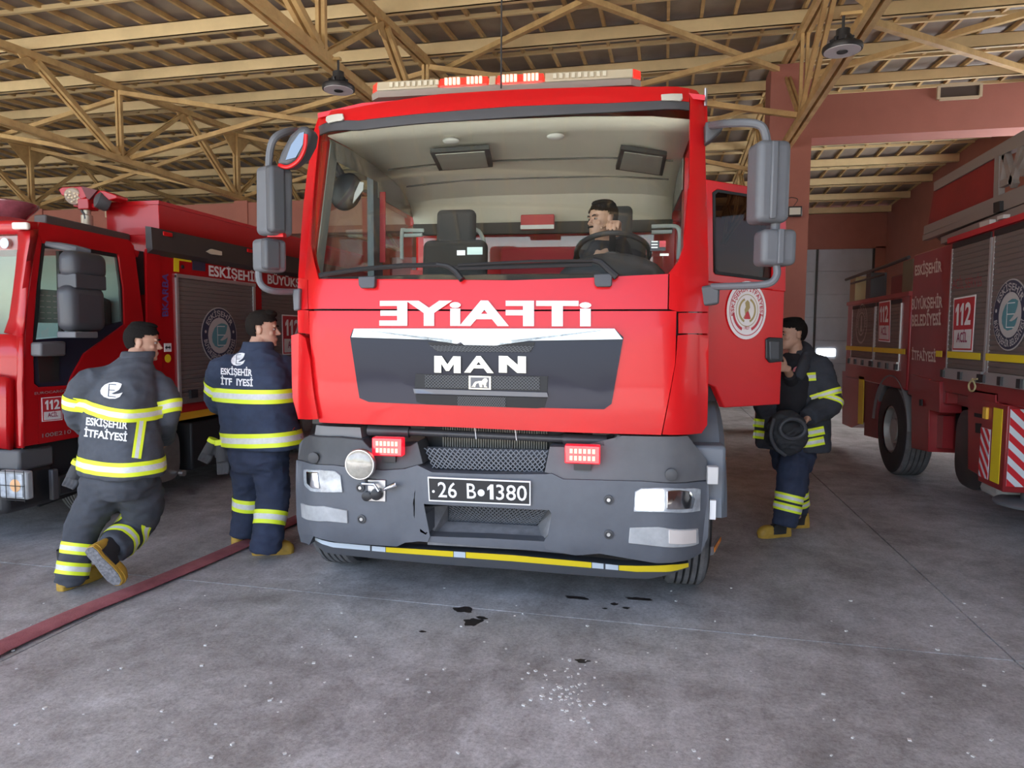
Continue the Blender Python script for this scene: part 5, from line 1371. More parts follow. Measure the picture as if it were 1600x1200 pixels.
# ================================================================== people
UPV = Vector((0, 0, 1))
FWH = Vector((fw.x, fw.y, 0)).normalized(); RTH = Vector((RT.x, RT.y, 0)).normalized()
def J(px, py, zc): return CAM+ray(px, py)*zc
def dirh(deg):
    """horizontal direction: 0 = away from the camera, 90 = to the right of the picture"""
    return FWH*math.cos(R(deg))+RTH*math.sin(R(deg))
def solid_mesh(name, mb, voxel, it=4, fac=.5):
    me = bpy.data.meshes.new(name)
    me.from_pydata([tuple(v) for v in mb.v], [], mb.f)
    bm = bmesh.new(); bm.from_mesh(me); bmesh.ops.recalc_face_normals(bm, faces=bm.faces); bm.to_mesh(me); bm.free()
    o = bpy.data.objects.new(name, me); COL.objects.link(o)
    r = o.modifiers.new('r', 'REMESH'); r.mode = 'VOXEL'; r.voxel_size = voxel
    if it:
        s = o.modifiers.new('s', 'SMOOTH'); s.factor = fac; s.iterations = it
    bpy.context.view_layer.update()
    m2 = bpy.data.meshes.new_from_object(o.evaluated_get(bpy.context.evaluated_depsgraph_get()))
    bpy.data.objects.remove(o); bpy.data.meshes.remove(me)
    m2.name = name
    return m2
def finish(name, me, m, parent, wr=0, freq=9):
    """wrinkle, then shift into the parent's frame; returns object and a world-space BVH"""
    if wr:
        ns = [v.normal.copy() for v in me.vertices]
        for v, n in zip(me.vertices, ns):
            p = v.co
            a = noise.noise(Vector((p.x*freq, p.y*freq, p.z*freq*1.7)))
            b = 1-abs(noise.noise(Vector((p.x*freq*1.3+7, p.y*freq*1.3, p.z*freq*2.6+3))))
            v.co = p+n*(wr*(a*.9+(b-.75)*1.5))
    bvh = BVHTree.FromPolygons([v.co.copy() for v in me.vertices], [tuple(p.vertices) for p in me.polygons])
    for v in me.vertices: v.co -= ORG[0]
    me.materials.clear(); me.materials.append(m)
    me.polygons.foreach_set('use_smooth', [True]*len(me.polygons))
    o = bpy.data.objects.new(name, me); COL.objects.link(o); o.parent = parent
    return o, bvh
def sup(c, a, b, e=.75, n=20):
    """superellipse ring: a, b are half-axis vectors"""
    return [c+a*math.copysign(abs(math.cos(t))**e, math.cos(t))+b*math.copysign(abs(math.sin(t))**e, math.sin(t)) for t in [2*math.pi*k/n for k in range(n)]]
hv_y = mat('hi_vis_yellow', (.80,.95,.03), .5); hv_s = mat('reflective_silver', (.74,.76,.72), .45, var=.15, vscale=40)
jacketA = mat('jacket_slate', (.075,.085,.105), .85, var=.3, vscale=9, bump=.35, bscale=300)
jacketB = mat('jacket_navy', (.035,.052,.098), .85, var=.3, vscale=9, bump=.35, bscale=300)
trouA = mat('trousers_slate', (.065,.072,.088), .85, var=.3, vscale=9, bump=.3, bscale=300)
trouB = mat('trousers_navy', (.03,.042,.082), .85, var=.3, vscale=9, bump=.3, bscale=300)
skin = mat('skin', (.56,.33,.23), .55, var=.12, vscale=14)
skin2 = mat('skin_warm', (.50,.29,.20), .55, var=.12, vscale=14)
hairm = mat('hair_dark', (.010,.008,.007), .8, spec=.2, var=.4, vscale=60, bump=.6, bscale=260)
hairm2 = mat('hair_brown', (.018,.013,.010), .8, spec=.2, var=.4, vscale=60, bump=.6, bscale=260)
bootk = mat('boot_black', (.02,.02,.022), .6); booty = mat('boot_yellow', (.55,.33,.045), .6, var=.25, vscale=16)
eyew = mat('eye_white', (.34,.29,.26), .5); eyed = mat('eye_dark', (.03,.02,.015), .2)
def band(bvh, c, axis, wd, parent, rmax=.3, n=40, off=.005, stripes=3, nm='reflective_band', skip=None, a0=None):
    """yellow-silver-yellow band round a limb or the torso, wrapped on the cloth"""
    c, ax = Vector(c), Vector(axis).normalized()
    u = (RTH-ax*RTH.dot(ax)).normalized(); v = ax.cross(u)
    fr = (0,.3,.7,1) if stripes == 3 else tuple(k/stripes for k in range(stripes+1))
    rows = []
    for s in fr:
        p = c+ax*(wd*(s-.5)); row = []
        for k in range(n):
            d = u*math.cos(2*math.pi*k/n)+v*math.sin(2*math.pi*k/n)
            h = bvh.ray_cast(p, d)
            r = h[3] if h[0] is not None else rmax
            row.append(min(r, rmax))
        rows.append((p, row))
    vs, fs, mi = [], [], []
    for p, row in rows:
        sm = [(row[k-1]+2*row[k]+row[(k+1) % n])/4 for k in range(n)]
        sm = [max(a, b) for a, b in zip(sm, row)]
        vs += [p+(u*math.cos(2*math.pi*k/n)+v*math.sin(2*math.pi*k/n))*(sm[k]+off) for k in range(n)]
    mb = MB()
    b0 = len(fr)
    mb.v = vs
    for i in range(b0-1):
        for k in range(n):
            mb.f.append((i*n+k, i*n+(k+1) % n, (i+1)*n+(k+1) % n, (i+1)*n+k)); mb.mi.append(1 if i == 1 and stripes == 3 else 0)
    return mb.build(nm, [hv_y, hv_s], parent, smooth=True)
def onto(bvh, px, py, zc, off=.006):
    d = ray(px, py)
    h = bvh.ray_cast(CAM, d)
    if h[0] is None: return J(px, py, zc)
    return h[0]-d.normalized()*off
def strip_px(name, bvh, line, wpx, zc, parent, off=.006):
    """reflective strip along a pixel line, draped on the cloth: three stripes"""
    P = [Vector((a, b)) for a, b in line]
    pts = []
    for a, b in zip(P, P[1:]):
        for k in range(8): pts.append(a+(b-a)*k/8)
    pts.append(P[-1])
    rows = []
    for i, p in enumerate(pts):
        t = (pts[min(i+1, len(pts)-1)]-pts[max(i-1, 0)]).normalized(); n = Vector((-t.y, t.x))
        rows.append([onto(bvh, *(p+n*(wpx*(s-.5))), zc, off) for s in (0,.3,.7,1)])
    mb = MB()
    for r in rows: mb.v += r
    for i in range(len(rows)-1):
        for j in range(3): mb.f.append((i*4+j, i*4+j+1, (i+1)*4+j+1, (i+1)*4+j)); mb.mi.append(1 if j == 1 else 0)
    return mb.build(name, [hv_y, hv_s], parent, smooth=True)
def shape_px(name, bvh, shape, quad, zc, m, parent, off=.006):
    """flat shape (unit square) printed on cloth through a pixel quad"""
    vs, fs = shape
    me = bpy.data.meshes.new('q'); me.from_pydata([(x, y, 0) for x, y in vs], [], fs)
    bm = bmesh.new(); bm.from_mesh(me); bmesh.ops.triangulate(bm, faces=bm.faces)
    for _ in range(3):
        es = [e for e in bm.edges if e.calc_length() > .09]
        if not es: break
        bmesh.ops.subdivide_edges(bm, edges=es, cuts=1)
        bmesh.ops.triangulate(bm, faces=bm.faces)
    bm.verts.index_update()
    a, b, c, d = [Vector(q) for q in quad]
    out = []
    for v in bm.verts:
        u, w_ = v.co.x, v.co.y
        p = a*(1-u)*(1-w_)+b*u*(1-w_)+c*u*w_+d*(1-u)*w_
        out.append(onto(bvh, p.x, p.y, zc, off))
    f2 = [tuple(v.index for v in f.verts) for f in bm.faces]
    bm.free(); bpy.data.meshes.remove(me)
    return MB().add(out, f2).build(name, m, parent)
HEAD = [(.0,.022,.078,.03),(.012,.038,.09,.005),(.03,.050,.094,-.02),(.05,.058,.094,-.055),(.075,.064,.091,-.082),(.10,.069,.088,-.095),(.12,.072,.083,-.101),(.14,.075,.092,-.103),(.165,.0765,.089,-.101),(.19,.072,.077,-.091),(.212,.060,.055,-.072),(.228,.040,.03,-.045),(.236,.015,.0,-.02)]
def head_rings(off=0, zmin=-1, n=28, fine=0):
    rs = []
    tab = HEAD
    if fine:
        cr = spline([Vector((h[1], h[2], h[3])) for h in HEAD], fine); zz = spline([Vector((h[0], 0, 0)) for h in HEAD], fine)
        tab = [(b.x, a.x, a.y, a.z) for a, b in zip(cr, zz)]
    for z, hw, yf, yb in tab:
        if z < zmin: continue
        cy, hd = (yf+yb)/2, (yf-yb)/2
        rs.append([Vector(((hw+off)*math.copysign(abs(math.cos(t))**.85, math.cos(t)), cy+(hd+off)*math.copysign(abs(math.sin(t))**.9, math.sin(t)), z+(off if z > .2 else 0))) for t in [2*math.pi*j/n for j in range(n)]])
    return rs
def head_frame(c, look, tilt=0, s=1.0, roll=0):
    """matrix: head local (x right, y face, z up, origin under the chin) to world, c = head centre"""
    y = Vector(look).normalized(); z = UPV; x = y.cross(z).normalized()
    M = Matrix(((x.x,y.x,z.x),(x.y,y.y,z.y),(x.z,y.z,z.z))) @ Matrix.Rotation(tilt,3,'X') @ Matrix.Rotation(roll,3,'Y')
    M = M*s
    o = Vector(c)-M @ Vector((0,-.01,.12))
    return Matrix.Translation(o) @ M.to_4x4()
def add_head(mb, M):
    n0 = len(mb.v)
    mb.rings(head_rings())
    mb.tube([(0,.084,.132),(0,.098,.108),(0,.112,.088),(0,.100,.080)], [.008,.0105,.0135,.009], 10)
    for s in (-1, 1):
        mb.ell((s*.013,.098,.084), .008, .009, .007, 10, 6)
        mb.ell((s*.077,-.012,.108), .010, .020, .032, 12, 8, Matrix.Rotation(s*-.25,3,'Z'))
        mb.ell((s*.032,.086,.139), .026, .010, .008, 12, 6)
        mb.ell((s*.040,.064,.090), .020, .018, .018, 12, 8)
    mb.ell((0,.093,.056), .024, .010, .006, 12, 6); mb.ell((0,.092,.045), .021, .010, .006, 12, 6)
    mb.ell((0,.084,.014), .022, .014, .013, 12, 8)
    mb.xf(M, n0)
def add_face_parts(M, parent, hm, style='short', brow=True):
    # hair: a shell over the skull, cut away in front of the hairline
    mb = MB(); rs = head_rings(.007, .06, 72, 5)
    n = len(rs[0])
    for r in rs: mb.v += r
    for i in range(len(rs)-1):
        for j in range(n):
            q = [rs[i][j], rs[i][(j+1) % n], rs[i+1][(j+1) % n], rs[i+1][j]]
            c = sum(q, Vector())/4
            fl = .176+.010*math.cos(c.x*38)+.004*noise.noise(c*90)
            keep = (c.z > fl) or (c.y < .018-(.165-c.z)*.45 and c.z > .118+.003*noise.noise(c*120)) or (c.y < -.036 and c.z > .062+.004*noise.noise(c*100))
            if c.y > .03 and c.z < fl: keep = False
            if abs(c.x) > .05 and abs(c.y+.014) < .021 and c.z < .138: keep = False
            if keep: mb.f.append((i*n+j, i*n+(j+1) % n, (i+1)*n+(j+1) % n, (i+1)*n+j)); mb.mi.append(0)
    mb.f.append(tuple((len(rs)-1)*n+j for j in range(n))); mb.mi.append(0)
    if style == 'quiff':
        b = len(mb.v); mb.ell((0,.045,.222), .058, .045, .026, 14, 8)
    elif style == 'top':
        mb.ell((0,.0,.226), .062, .078, .02, 14, 8)
    mb.xf(M)
    h = mb.build('hair', hm, parent, smooth=True, solid=.008)
    for s in (-1, 1):
        e = MB().ell((s*.031,.0795,.1185), .0125, .010, .0062, 12, 8).xf(M).build('eye', eyew, parent, smooth=True)
        MB().ell((s*.031,.0885,.1185), .0075, .0025, .0060, 10, 6).xf(M).build('iris', eyed, e, smooth=True)
        if brow: MB().tube([(s*.014,.097,.138),(s*.032,.098,.143),(s*.052,.086,.138)], [.004,.005,.003], 8).xf(M).build('eyebrow', hm, parent, smooth=True)
    return h
def add_hand(mb, w, along, palm, curl=.5, s=1.0, side=1, spread=.12):
    """hand at wrist w; along = towards fingers, palm = palm normal; fingers curl towards palm"""
    y = Vector(along).normalized(); z = Vector(palm); z = (z-y*z.dot(y)).normalized(); x = y.cross(z)*side
    w = Vector(w)
    mb.rings([sup(w+y*(t*s), x*(a*s), z*(b*s), .8, 12) for t, a, b in ((-.03,.028,.022),(0,.029,.02),(.035,.040,.016),(.075,.042,.014),(.095,.040,.011))])
    for k, (o_, l) in enumerate(((-.031,.066),(-.0105,.078),(.0105,.074),(.031,.058))):
        p = w+x*(o_*s)+y*(.088*s); d = (y+x*(o_*spread*8)).normalized(); pts = [p-y*.02*s, p]
        ang = 0
        for f_ in (.45,.32,.23):
            ang += curl*(1.0 if f_ > .4 else .9)
            dd = d*math.cos(ang)+z*math.sin(ang)
            p = p+dd*(l*f_*s); pts.append(p)
        mb.tube(pts, [.0095*s,.0095*s,.0088*s,.0082*s,.0068*s], 8)
    p = w+y*(.02*s)-x*(.032*s); d = (y*.72-x*.6+z*.25).normalized()
    mb.tube([p, p+d*.035*s, p+d*.06*s+z*.008*s+y*.006*s, p+d*.07*s+z*.014*s+y*.02*s], [.013*s,.0115*s,.010*s,.008*s], 8)
def boot(parent, M, mirror=1):
    """boot in local axes: y toe, z up, origin on the ground under the ankle"""
    out = [(-.032,-.085),(-.04,-.05),(-.036,0),(-.046,.09),(-.046,.15),(-.03,.195),(0,.21),(.03,.195),(.044,.15),(.044,.09),(.034,0),(.038,-.05),(.03,-.085),(0,-.095)]
    sole = MB().prism([(x,y,.0) for x, y in out], (0,0,.032)).xf(M)
    up = MB().rings([sup(Vector((0,cy,z)), Vector((hw,0,0)), Vector((0,hl,0)), .8, 20) for z, cy, hw, hl in ((.03,.058,.042,.148),(.06,.05,.041,.135),(.085,.02,.040,.098),(.11,-.005,.042,.07),(.15,-.012,.046,.062),(.2,-.015,.05,.064),(.26,-.015,.054,.066))]).xf(M)
    b = up.build('boot', bootk, parent, smooth=True)
    sole.build('sole', booty, b, bevel=.006)
    MB().prism([(x*.94,y*.95,-.004) for x, y in out], (0,0,.006)).xf(M).build('tread', mat('tread_grey', (.26,.26,.27), .8, var=.6, vscale=60), b)
    MB().rings([sup(Vector((0,.135-d_,.03+z)), Vector((hw,0,0)), Vector((0,hl,0)), .8, 18) for z, d_, hw, hl in ((0,0,.047,.078),(.03,.003,.046,.073),(.055,.012,.04,.058),(.068,.02,.026,.036))]).xf(M).build('toe_cap', booty, b, smooth=True)
    MB().rings([sup(Vector((0,-.055,.03+z)), Vector((hw,0,0)), Vector((0,hl,0)), .8, 18) for z, hw, hl in ((0,.043,.038),(.05,.041,.032),(.1,.034,.024))]).xf(M).build('heel_cap', booty, b, smooth=True)
    return b
def boot_at(parent, ankle_ground, heading, tilt=0, roll=0):
    y = Vector(heading).normalized(); x = y.cross(UPV).normalized()
    M3 = Matrix(((x.x,y.x,0),(x.y,y.y,0),(x.z,y.z,1)))
    return boot(parent, Matrix.Translation(ankle_ground) @ (M3 @ Matrix.Rotation(tilt,3,'X') @ Matrix.Rotation(roll,3,'Y')).to_4x4())
def torso(mb, secs, Rv, Dv, e=.8, n=22):
    mb.rings([sup(Vector(c), Rv*a, Dv*b, e, n) for c, a, b in secs])
def limb(mb, pts, rad, n=16, sub=4):
    P = spline(pts, sub); m = len(pts)-1; rr = []
    for i in range(len(P)):
        t = i/sub; k = min(int(t), m-1); rr.append(rad[k]+(rad[k+1]-rad[k])*(t-k))
    mb.tube(P, rr, n)

# ---------------------------------------------------------------- running firefighter, seen from behind
Z1 = 4.32
p1 = empty('person', PX(165, 915, Z=0), 0, 'person in a slate fire jacket running away from the camera, one sole raised', 'person')
ORG[0] = p1.location.copy()
D1 = dirh(28); R1 = dirh(118)
hc = J(220, 533, Z1+.12); nk = J(214, 558, Z1+.08); ch = J(192, 612, Z1+.02); ws = J(188, 690, Z1); pv = J(188, 742, Z1+.02)
shL, shR = J(139, 598, Z1-.05), J(250, 604, Z1+.1)
elL, wrL = J(123, 648, Z1+.02), J(135, 668, Z1+.28)
elR, wrR = J(257, 656, Z1+.12), J(256, 684, Z1+.34)
hpL, knL, anL = J(158, 752, Z1), J(131, 822, Z1+.03), J(112, 893, Z1-.04)
hpR, knR, anR = J(215, 752, Z1+.05), J(214, 820, Z1+.22), J(168, 862, Z1-.12)
sp1 = (nk-pv).normalized()
M = head_frame(hc, dirh(68), tilt=-.12, s=1.0)
mb = MB(); add_head(mb, M)
limb(mb, [hc-Vector((0,0,.06))-D1*.02, nk, ch], [.056,.06,.12]); torso(mb, [(pv,.15,.1),(ws,.14,.1),(ch,.16,.11),(nk,.07,.06)], R1, D1)
for a, b, c in ((shL,elL,wrL),(shR,elR,wrR)): limb(mb, [ch,a,b,c], [.06,.055,.042,.028], 12)
for a, b, c in ((hpL,knL,anL),(hpR,knR,anR)): limb(mb, [pv,a,b,c], [.08,.08,.055,.04], 12)
add_hand(mb, wrR, (wrR-elR).normalized()+Vector((0,0,-.5)), -R1, .45, 1, 1); add_hand(mb, wrL, wrL-elL, R1, .5, 1, -1)
finish('body', solid_mesh('body', mb, .0055, 2), skin2, p1)
add_face_parts(M, p1, hairm, 'top')
mb = MB()
torso(mb, [(J(190,741,Z1+.02),.295,.20),(J(190,725,Z1+.02),.298,.205),(J(189,690,Z1+.01),.275,.19),(J(188,650,Z1),.245,.175),(J(190,615,Z1),.235,.165),(J(196,590,Z1+.02),.20,.14),(J(205,570,Z1+.05),.145,.11),(J(212,560,Z1+.07),.105,.095),(J(215,555,Z1+.085),.094,.09)], R1, D1, .8)
limb(mb, [J(175,590,Z1+.02),shL,J(121,626,Z1-.02),elL,(elL+wrL)/2,wrL], [.085,.085,.084,.082,.078,.07]); limb(mb, [J(222,592,Z1+.06),shR,J(262,634,Z1+.1),elR,(elR+wrR)/2,wrR], [.085,.085,.084,.082,.078,.07])
jk, jb = finish('jacket', solid_mesh('jacket', mb, .013, 5), jacketA, p1, .009, 8)
mb = MB(); torso(mb, [(J(214,560,Z1+.07),.105,.1),(J(217,549,Z1+.095),.098,.095)], R1, D1, .9)
finish('collar', solid_mesh('collar', mb, .012, 2), jacketA, jk, .003)
band(jb, J(188,635,Z1+.0), UPV+R1*.16, .078, jk, .262, 72, .008)
band(jb, J(190,721,Z1+.02), UPV+R1*.03, .085, jk, .36, 56)
band(jb, J(122,628,Z1-.02), (shL-elL).normalized()*.8+UPV*.5-R1*.1, .08, jk, .11); band(jb, J(261,638,Z1+.1), (shR-elR).normalized()*.7+UPV*.5-R1*.35, .08, jk, .11)
strip_px('back_strip', jb, [(222,654),(213,716)], 15, Z1, jk, .008)
prn = mat('print_white', (.80,.81,.82), .6)
def prints(bvh, zc, jk_, leaf, l1, l2, t1='ESKİŞEHİR', t2='İTFAİYESİ'):
    shape_px('back_emblem', bvh, ([((x+1)/2, (y+1)/2) for x, y in LEAF[0]], [tuple(range(len(LEAF[0])))]), leaf, zc, prn, jk_)
    for q in ([(.36,.14),(.40,.14),(.42,.86),(.38,.86)], [(.38,.82),(.72,.82),(.72,.86),(.38,.86)], [(.38,.5),(.66,.5),(.66,.54),(.38,.54)], [(.36,.14),(.7,.14),(.7,.18),(.36,.18)]):
        shape_px('emblem_line', bvh, (q, [(0,1,2,3)]), leaf, zc, jacketB, jk_, .0075)
    shape_px('back_lettering', bvh, text_fit(t1, .032), l1, zc, prn, jk_)
    shape_px('back_lettering', bvh, text_fit(t2, .032), l2, zc, prn, jk_)
prints(jb, Z1, jk, [(155,622),(192,626),(191,597),(157,595)], [(134,664),(199,671),(200,659),(135,652)], [(131,682),(198,690),(199,678),(132,670)])
mb = MB()
torso(mb, [(J(188,775,Z1+.03),.20,.15),(J(187,755,Z1+.02),.245,.17),(J(187,735,Z1+.02),.25,.17),(J(187,718,Z1+.02),.22,.15)], R1, D1, .85)
limb(mb, [J(163,748,Z1+.01),J(152,785,Z1+.02),knL,J(121,862,Z1-.01),J(112,896,Z1-.04),J(109,910,Z1-.04)], [.135,.125,.105,.094,.09,.088])
limb(mb, [J(212,748,Z1+.04),J(222,785,Z1+.14),knR,J(190,844,Z1+.06),J(172,860,Z1-.06)], [.14,.135,.118,.108,.10])
tr, tb1 = finish('trousers', solid_mesh('trousers', mb, .013, 5), trouA, p1, .010, 8)
for a, b in ((857,.07),(887,.075)): band(tb1, J(lerpt([(822,131),(862,121),(896,112)],a),a,Z1-.02), (knL-anL), b, tr, .15)
for t in (.26,.56): band(tb1, knR.lerp(anR,t), (knR-anR), .065, tr, .125)
boot_at(p1, PX(113,917,Z=0), dirh(20), 0)
y_ = (RTH*.5+Vector((0,0,-.75))+FWH*.12).normalized(); z_ = (knR-anR); z_ = (z_-y_*z_.dot(y_)).normalized(); x_ = y_.cross(z_)
o_ = anR-z_*.10
boot(p1, Matrix.Translation(o_+y_*.0) @ Matrix(((x_.x,y_.x,z_.x),(x_.y,y_.y,z_.y),(x_.z,y_.z,z_.z))).to_4x4())
# gloves hanging at the hip
gl = mat('glove_grey', (.06,.06,.065), .8)
def gloves(parent, spots, lab=None):
    for (x0,y0),(x1,y1),zc in spots:
        mb = MB(); a, b = J(x0,y0,zc), J(x1,y1,zc); d = (b-a)
        s = d.cross(FWH).normalized()
        limb(mb, [a, a.lerp(b,.35), a.lerp(b,.6)], [.035,.042,.045], 12)
        for k in (-1.4,-.45,.5,1.4):
            q = a.lerp(b,.55)+s*.022*k; limb(mb, [q, q+d*.25+s*.004*k, q+d*.42-FWH*.02], [.014,.013,.011], 8)
        limb(mb, [a.lerp(b,.3)+s*.03, a.lerp(b,.5)+s*.065, a.lerp(b,.62)+s*.07], [.016,.014,.011], 8)
        o, bv = finish('glove', solid_mesh('glove', mb, .006, 2), gl, parent)
        MB().tube([a-d*.06, a+d*.1], [.042,.045], 16).build('glove_cuff', hv_y, o, smooth=True)
gloves(p1, [((124,722),(108,762),Z1+.12)])
ORG[0] = Vector((0,0,0))
# ---------------------------------------------------------------- firefighter at the passenger side
Z2 = 5.02
p2 = empty('person', PX(400, 864, Z=0), 0, 'person in a navy fire jacket standing at the bumper with back turned', 'person')
ORG[0] = p2.location.copy()
D2 = dirh(22); R2 = dirh(112)
hc = J(408, 513, Z2+.03); nk = J(401, 545, Z2); ch = J(398, 600, Z2); ws = J(402, 660, Z2); pv = J(404, 702, Z2)
shL, shR = J(348, 578, Z2-.04), J(450, 580, Z2+.08)
elL, wrL = J(340, 622, Z2+.08), J(356, 640, Z2+.34)
elR, wrR = J(474, 606, Z2+.25), J(486, 612, Z2+.5)
hpL, knL, anL = J(380, 708, Z2+.06), J(387, 768, Z2+.16), J(379, 835, Z2+.2)
hpR, knR, anR = J(424, 708, Z2), J(427, 775, Z2+.02), J(416, 846, Z2-.08)
M = head_frame(hc, dirh(78), tilt=-.05, s=1.08)
mb = MB(); add_head(mb, M)
limb(mb, [hc-Vector((0,0,.06)), nk, ch], [.058,.062,.12]); torso(mb, [(pv,.15,.1),(ws,.14,.1),(ch,.16,.11),(nk,.07,.06)], R2, D2)
for a, b, c in ((shL,elL,wrL),(shR,elR,wrR)): limb(mb, [ch,a,b,c], [.06,.055,.042,.028], 12)
for a, b, c in ((hpL,knL,anL),(hpR,knR,anR)): limb(mb, [pv,a,b,c], [.08,.08,.055,.04], 12)
add_hand(mb, wrR, wrR-elR, -UPV, .35, 1, 1); add_hand(mb, wrL, wrL-elL, R2, .5, 1, -1)
finish('body', solid_mesh('body', mb, .0055, 2), skin, p2)
add_face_parts(M, p2, hairm2, 'quiff')
mb = MB()
torso(mb, [(J(410,698,Z2),.325,.21),(J(409,684,Z2),.318,.21),(J(403,655,Z2),.30,.20),(J(399,622,Z2),.298,.19),(J(398,592,Z2),.29,.175),(J(399,570,Z2),.255,.145),(J(401,555,Z2),.18,.115),(J(402,545,Z2),.115,.10),(J(403,538,Z2+.01),.10,.095)], R2, D2, .8)
limb(mb, [J(370,585,Z2),shL,elL,(elL+wrL)/2,wrL], [.12,.11,.095,.085,.075]); limb(mb, [J(425,585,Z2+.03),shR,elR,(elR+wrR)/2,wrR], [.12,.115,.1,.085,.075])
jk, jb = finish('jacket', solid_mesh('jacket', mb, .013, 5), jacketB, p2, .010, 8)
mb = MB(); torso(mb, [(J(402,548,Z2),.118,.108),(J(404,534,Z2+.01),.108,.10)], R2, D2, .9)
finish('collar', solid_mesh('collar', mb, .012, 2), jacketB, jk, .003)
band(jb, J(398,616,Z2), UPV, .10, jk, .318, 72, .011); band(jb, J(408,683,Z2), UPV-R2*.05, .10, jk, .36, 56)
band(jb, J(343,604,Z2+.02), shL-elL, .09, jk, .13)
prints(jb, Z2, jk, [(360,572),(383,572),(383,550),(361,552)], [(345,585),(394,588),(394,577),(345,575)], [(345,601),(395,604),(395,593),(345,590)], t2='İTF  IYESİ')
MB().tube([onto(jb,457,672,Z2,.01), onto(jb,460,668,Z2,.012), onto(jb,463,673,Z2,.01)], .004, 6).build('snap_hook', chrome, jk)
mb = MB()
torso(mb, [(J(404,735,Z2+.03),.19,.14),(J(404,715,Z2),.235,.165),(J(404,695,Z2),.235,.165),(J(404,680,Z2),.2,.15)], R2, D2, .85)
limb(mb, [J(384,700,Z2+.05),J(386,735,Z2+.1),knL,J(384,808,Z2+.18),J(379,836,Z2+.2)], [.13,.122,.105,.098,.095])
limb(mb, [J(422,700,Z2),J(424,738,Z2+.01),knR,J(421,815,Z2-.03),J(416,848,Z2-.08),J(415,857,Z2-.08)], [.13,.13,.122,.112,.115,.115])
tr, tb2 = finish('trousers', solid_mesh('trousers', mb, .013, 5), trouB, p2, .010, 8)
band(tb2, J(386,786,Z2+.17), knL-anL, .095, tr, .15); band(tb2, J(421,809,Z2-.03), knR-anR, .10, tr, .15)
shape_px('thigh_pocket', tb2, ([(0,0),(1,0),(1,1),(0,1)], [(0,1,2,3)]), [(412,748),(442,742),(440,712),(408,715)], Z2, trouB, tr, .012)
boot_at(p2, PX(379,848,Z=0), dirh(25)); boot_at(p2, PX(414,866,Z=0), dirh(80))
gloves(p2, [((334,688),(318,722),Z2+.02),((345,690),(350,742),Z2-.03)])
ORG[0] = Vector((0,0,0))
# ---------------------------------------------------------------- firefighter behind the open door
Z3 = 5.55
p3 = empty('person', PX(1222, 838, Z=0), 0, 'person in an open dark fire jacket behind the open door, holding a black hood', 'person')
ORG[0] = p3.location.copy()
D3 = dirh(-112); R3 = dirh(-22)
hc = J(1240, 521, Z3); nk = J(1244, 553, Z3+.02); ch = J(1247, 602, Z3+.04); ws = J(1243, 660, Z3+.04); pv = J(1240, 700, Z3+.04)
shN, shF = J(1275, 572, Z3-.08), J(1222, 574, Z3+.2)
elN, wrN = J(1296, 628, Z3-.14), J(1262, 653, Z3-.26)
elF, wrF = J(1196, 622, Z3+.15), J(1205, 662, Z3-.02)
hpN, knN, anN = J(1243, 706, Z3-.04), J(1236, 765, Z3-.12), J(1224, 822, Z3-.14)
hpF, knF, anF = J(1236, 706, Z3+.12), J(1243, 765, Z3+.14), J(1244, 808, Z3+.2)
M = head_frame(hc, dirh(-95), tilt=-.08, s=1.05)
mb = MB(); add_head(mb, M)
limb(mb, [hc-Vector((0,0,.06)), nk, ch], [.055,.058,.12]); torso(mb, [(pv,.14,.11),(ws,.14,.11),(ch,.16,.12),(nk,.07,.06)], R3, D3)
for a, b, c in ((shN,elN,wrN),(shF,elF,wrF)): limb(mb, [ch,a,b,c], [.06,.055,.042,.028], 12)
for a, b, c in ((hpN,knN,anN),(hpF,knF,anF)): limb(mb, [pv,a,b,c], [.08,.08,.055,.04], 12)
add_hand(mb, wrN, (wrN-elN).normalized()+Vector((0,0,-.2)), -UPV-FWH*.3, .55, 1, 1)
finish('body', solid_mesh('body', mb, .0055, 2), skin, p3)
add_face_parts(M, p3, hairm, 'top')
# dark T-shirt front, showing in the open jacket
mb = MB(); torso(mb, [(J(1232,690,Z3+.02),.19,.15),(J(1234,640,Z3+.02),.18,.145),(J(1236,590,Z3+.02),.185,.14),(J(1240,562,Z3+.02),.13,.10),(J(1243,552,Z3+.02),.075,.07)], R3, D3)
ts, tbv = finish('shirt', solid_mesh('shirt', mb, .012, 4), mat('shirt_black', (.012,.012,.016), .9), p3, .006)
c = onto(tbv,1246,580,Z3,.012)
MB().lathe(c, -fw, [(.038,0),(.038,.003)], 20).build('shirt_badge', mat('badge_rose', (.55,.16,.17), .6), ts)
mb = MB()
torso(mb, [(J(1256,703,Z3+.03),.20,.17),(J(1256,685,Z3+.03),.205,.17),(J(1258,650,Z3+.03),.20,.165),(J(1260,610,Z3+.03),.20,.16),(J(1262,582,Z3+.02),.195,.14),(J(1258,562,Z3+.02),.14,.11),(J(1252,548,Z3+.02),.10,.085)], R3, D3, .8)
limb(mb, [J(1262,585,Z3),shN,elN,(elN+wrN)/2,wrN], [.12,.115,.10,.088,.078])
limb(mb, [J(1235,585,Z3+.12),shF,elF,wrF], [.10,.11,.098,.08])
torso(mb, [(J(1198,700,Z3+.02),.10,.07),(J(1200,660,Z3+.04),.11,.08),(J(1205,600,Z3+.1),.10,.07)], R3, D3)
jk, jb = finish('jacket', solid_mesh('jacket', mb, .013, 5), mat('jacket_charcoal', (.042,.048,.062), .85, var=.3, vscale=9, bump=.35, bscale=300), p3, .010, 8)
mb = MB(); limb(mb, [J(1252,538,Z3+.1), J(1262,548,Z3-.02), J(1256,570,Z3-.14), J(1246,592,Z3-.17)], [.035,.045,.05,.04], 14)
finish('collar', solid_mesh('collar', mb, .011, 3), MATS['jacket_charcoal'], jk, .006)
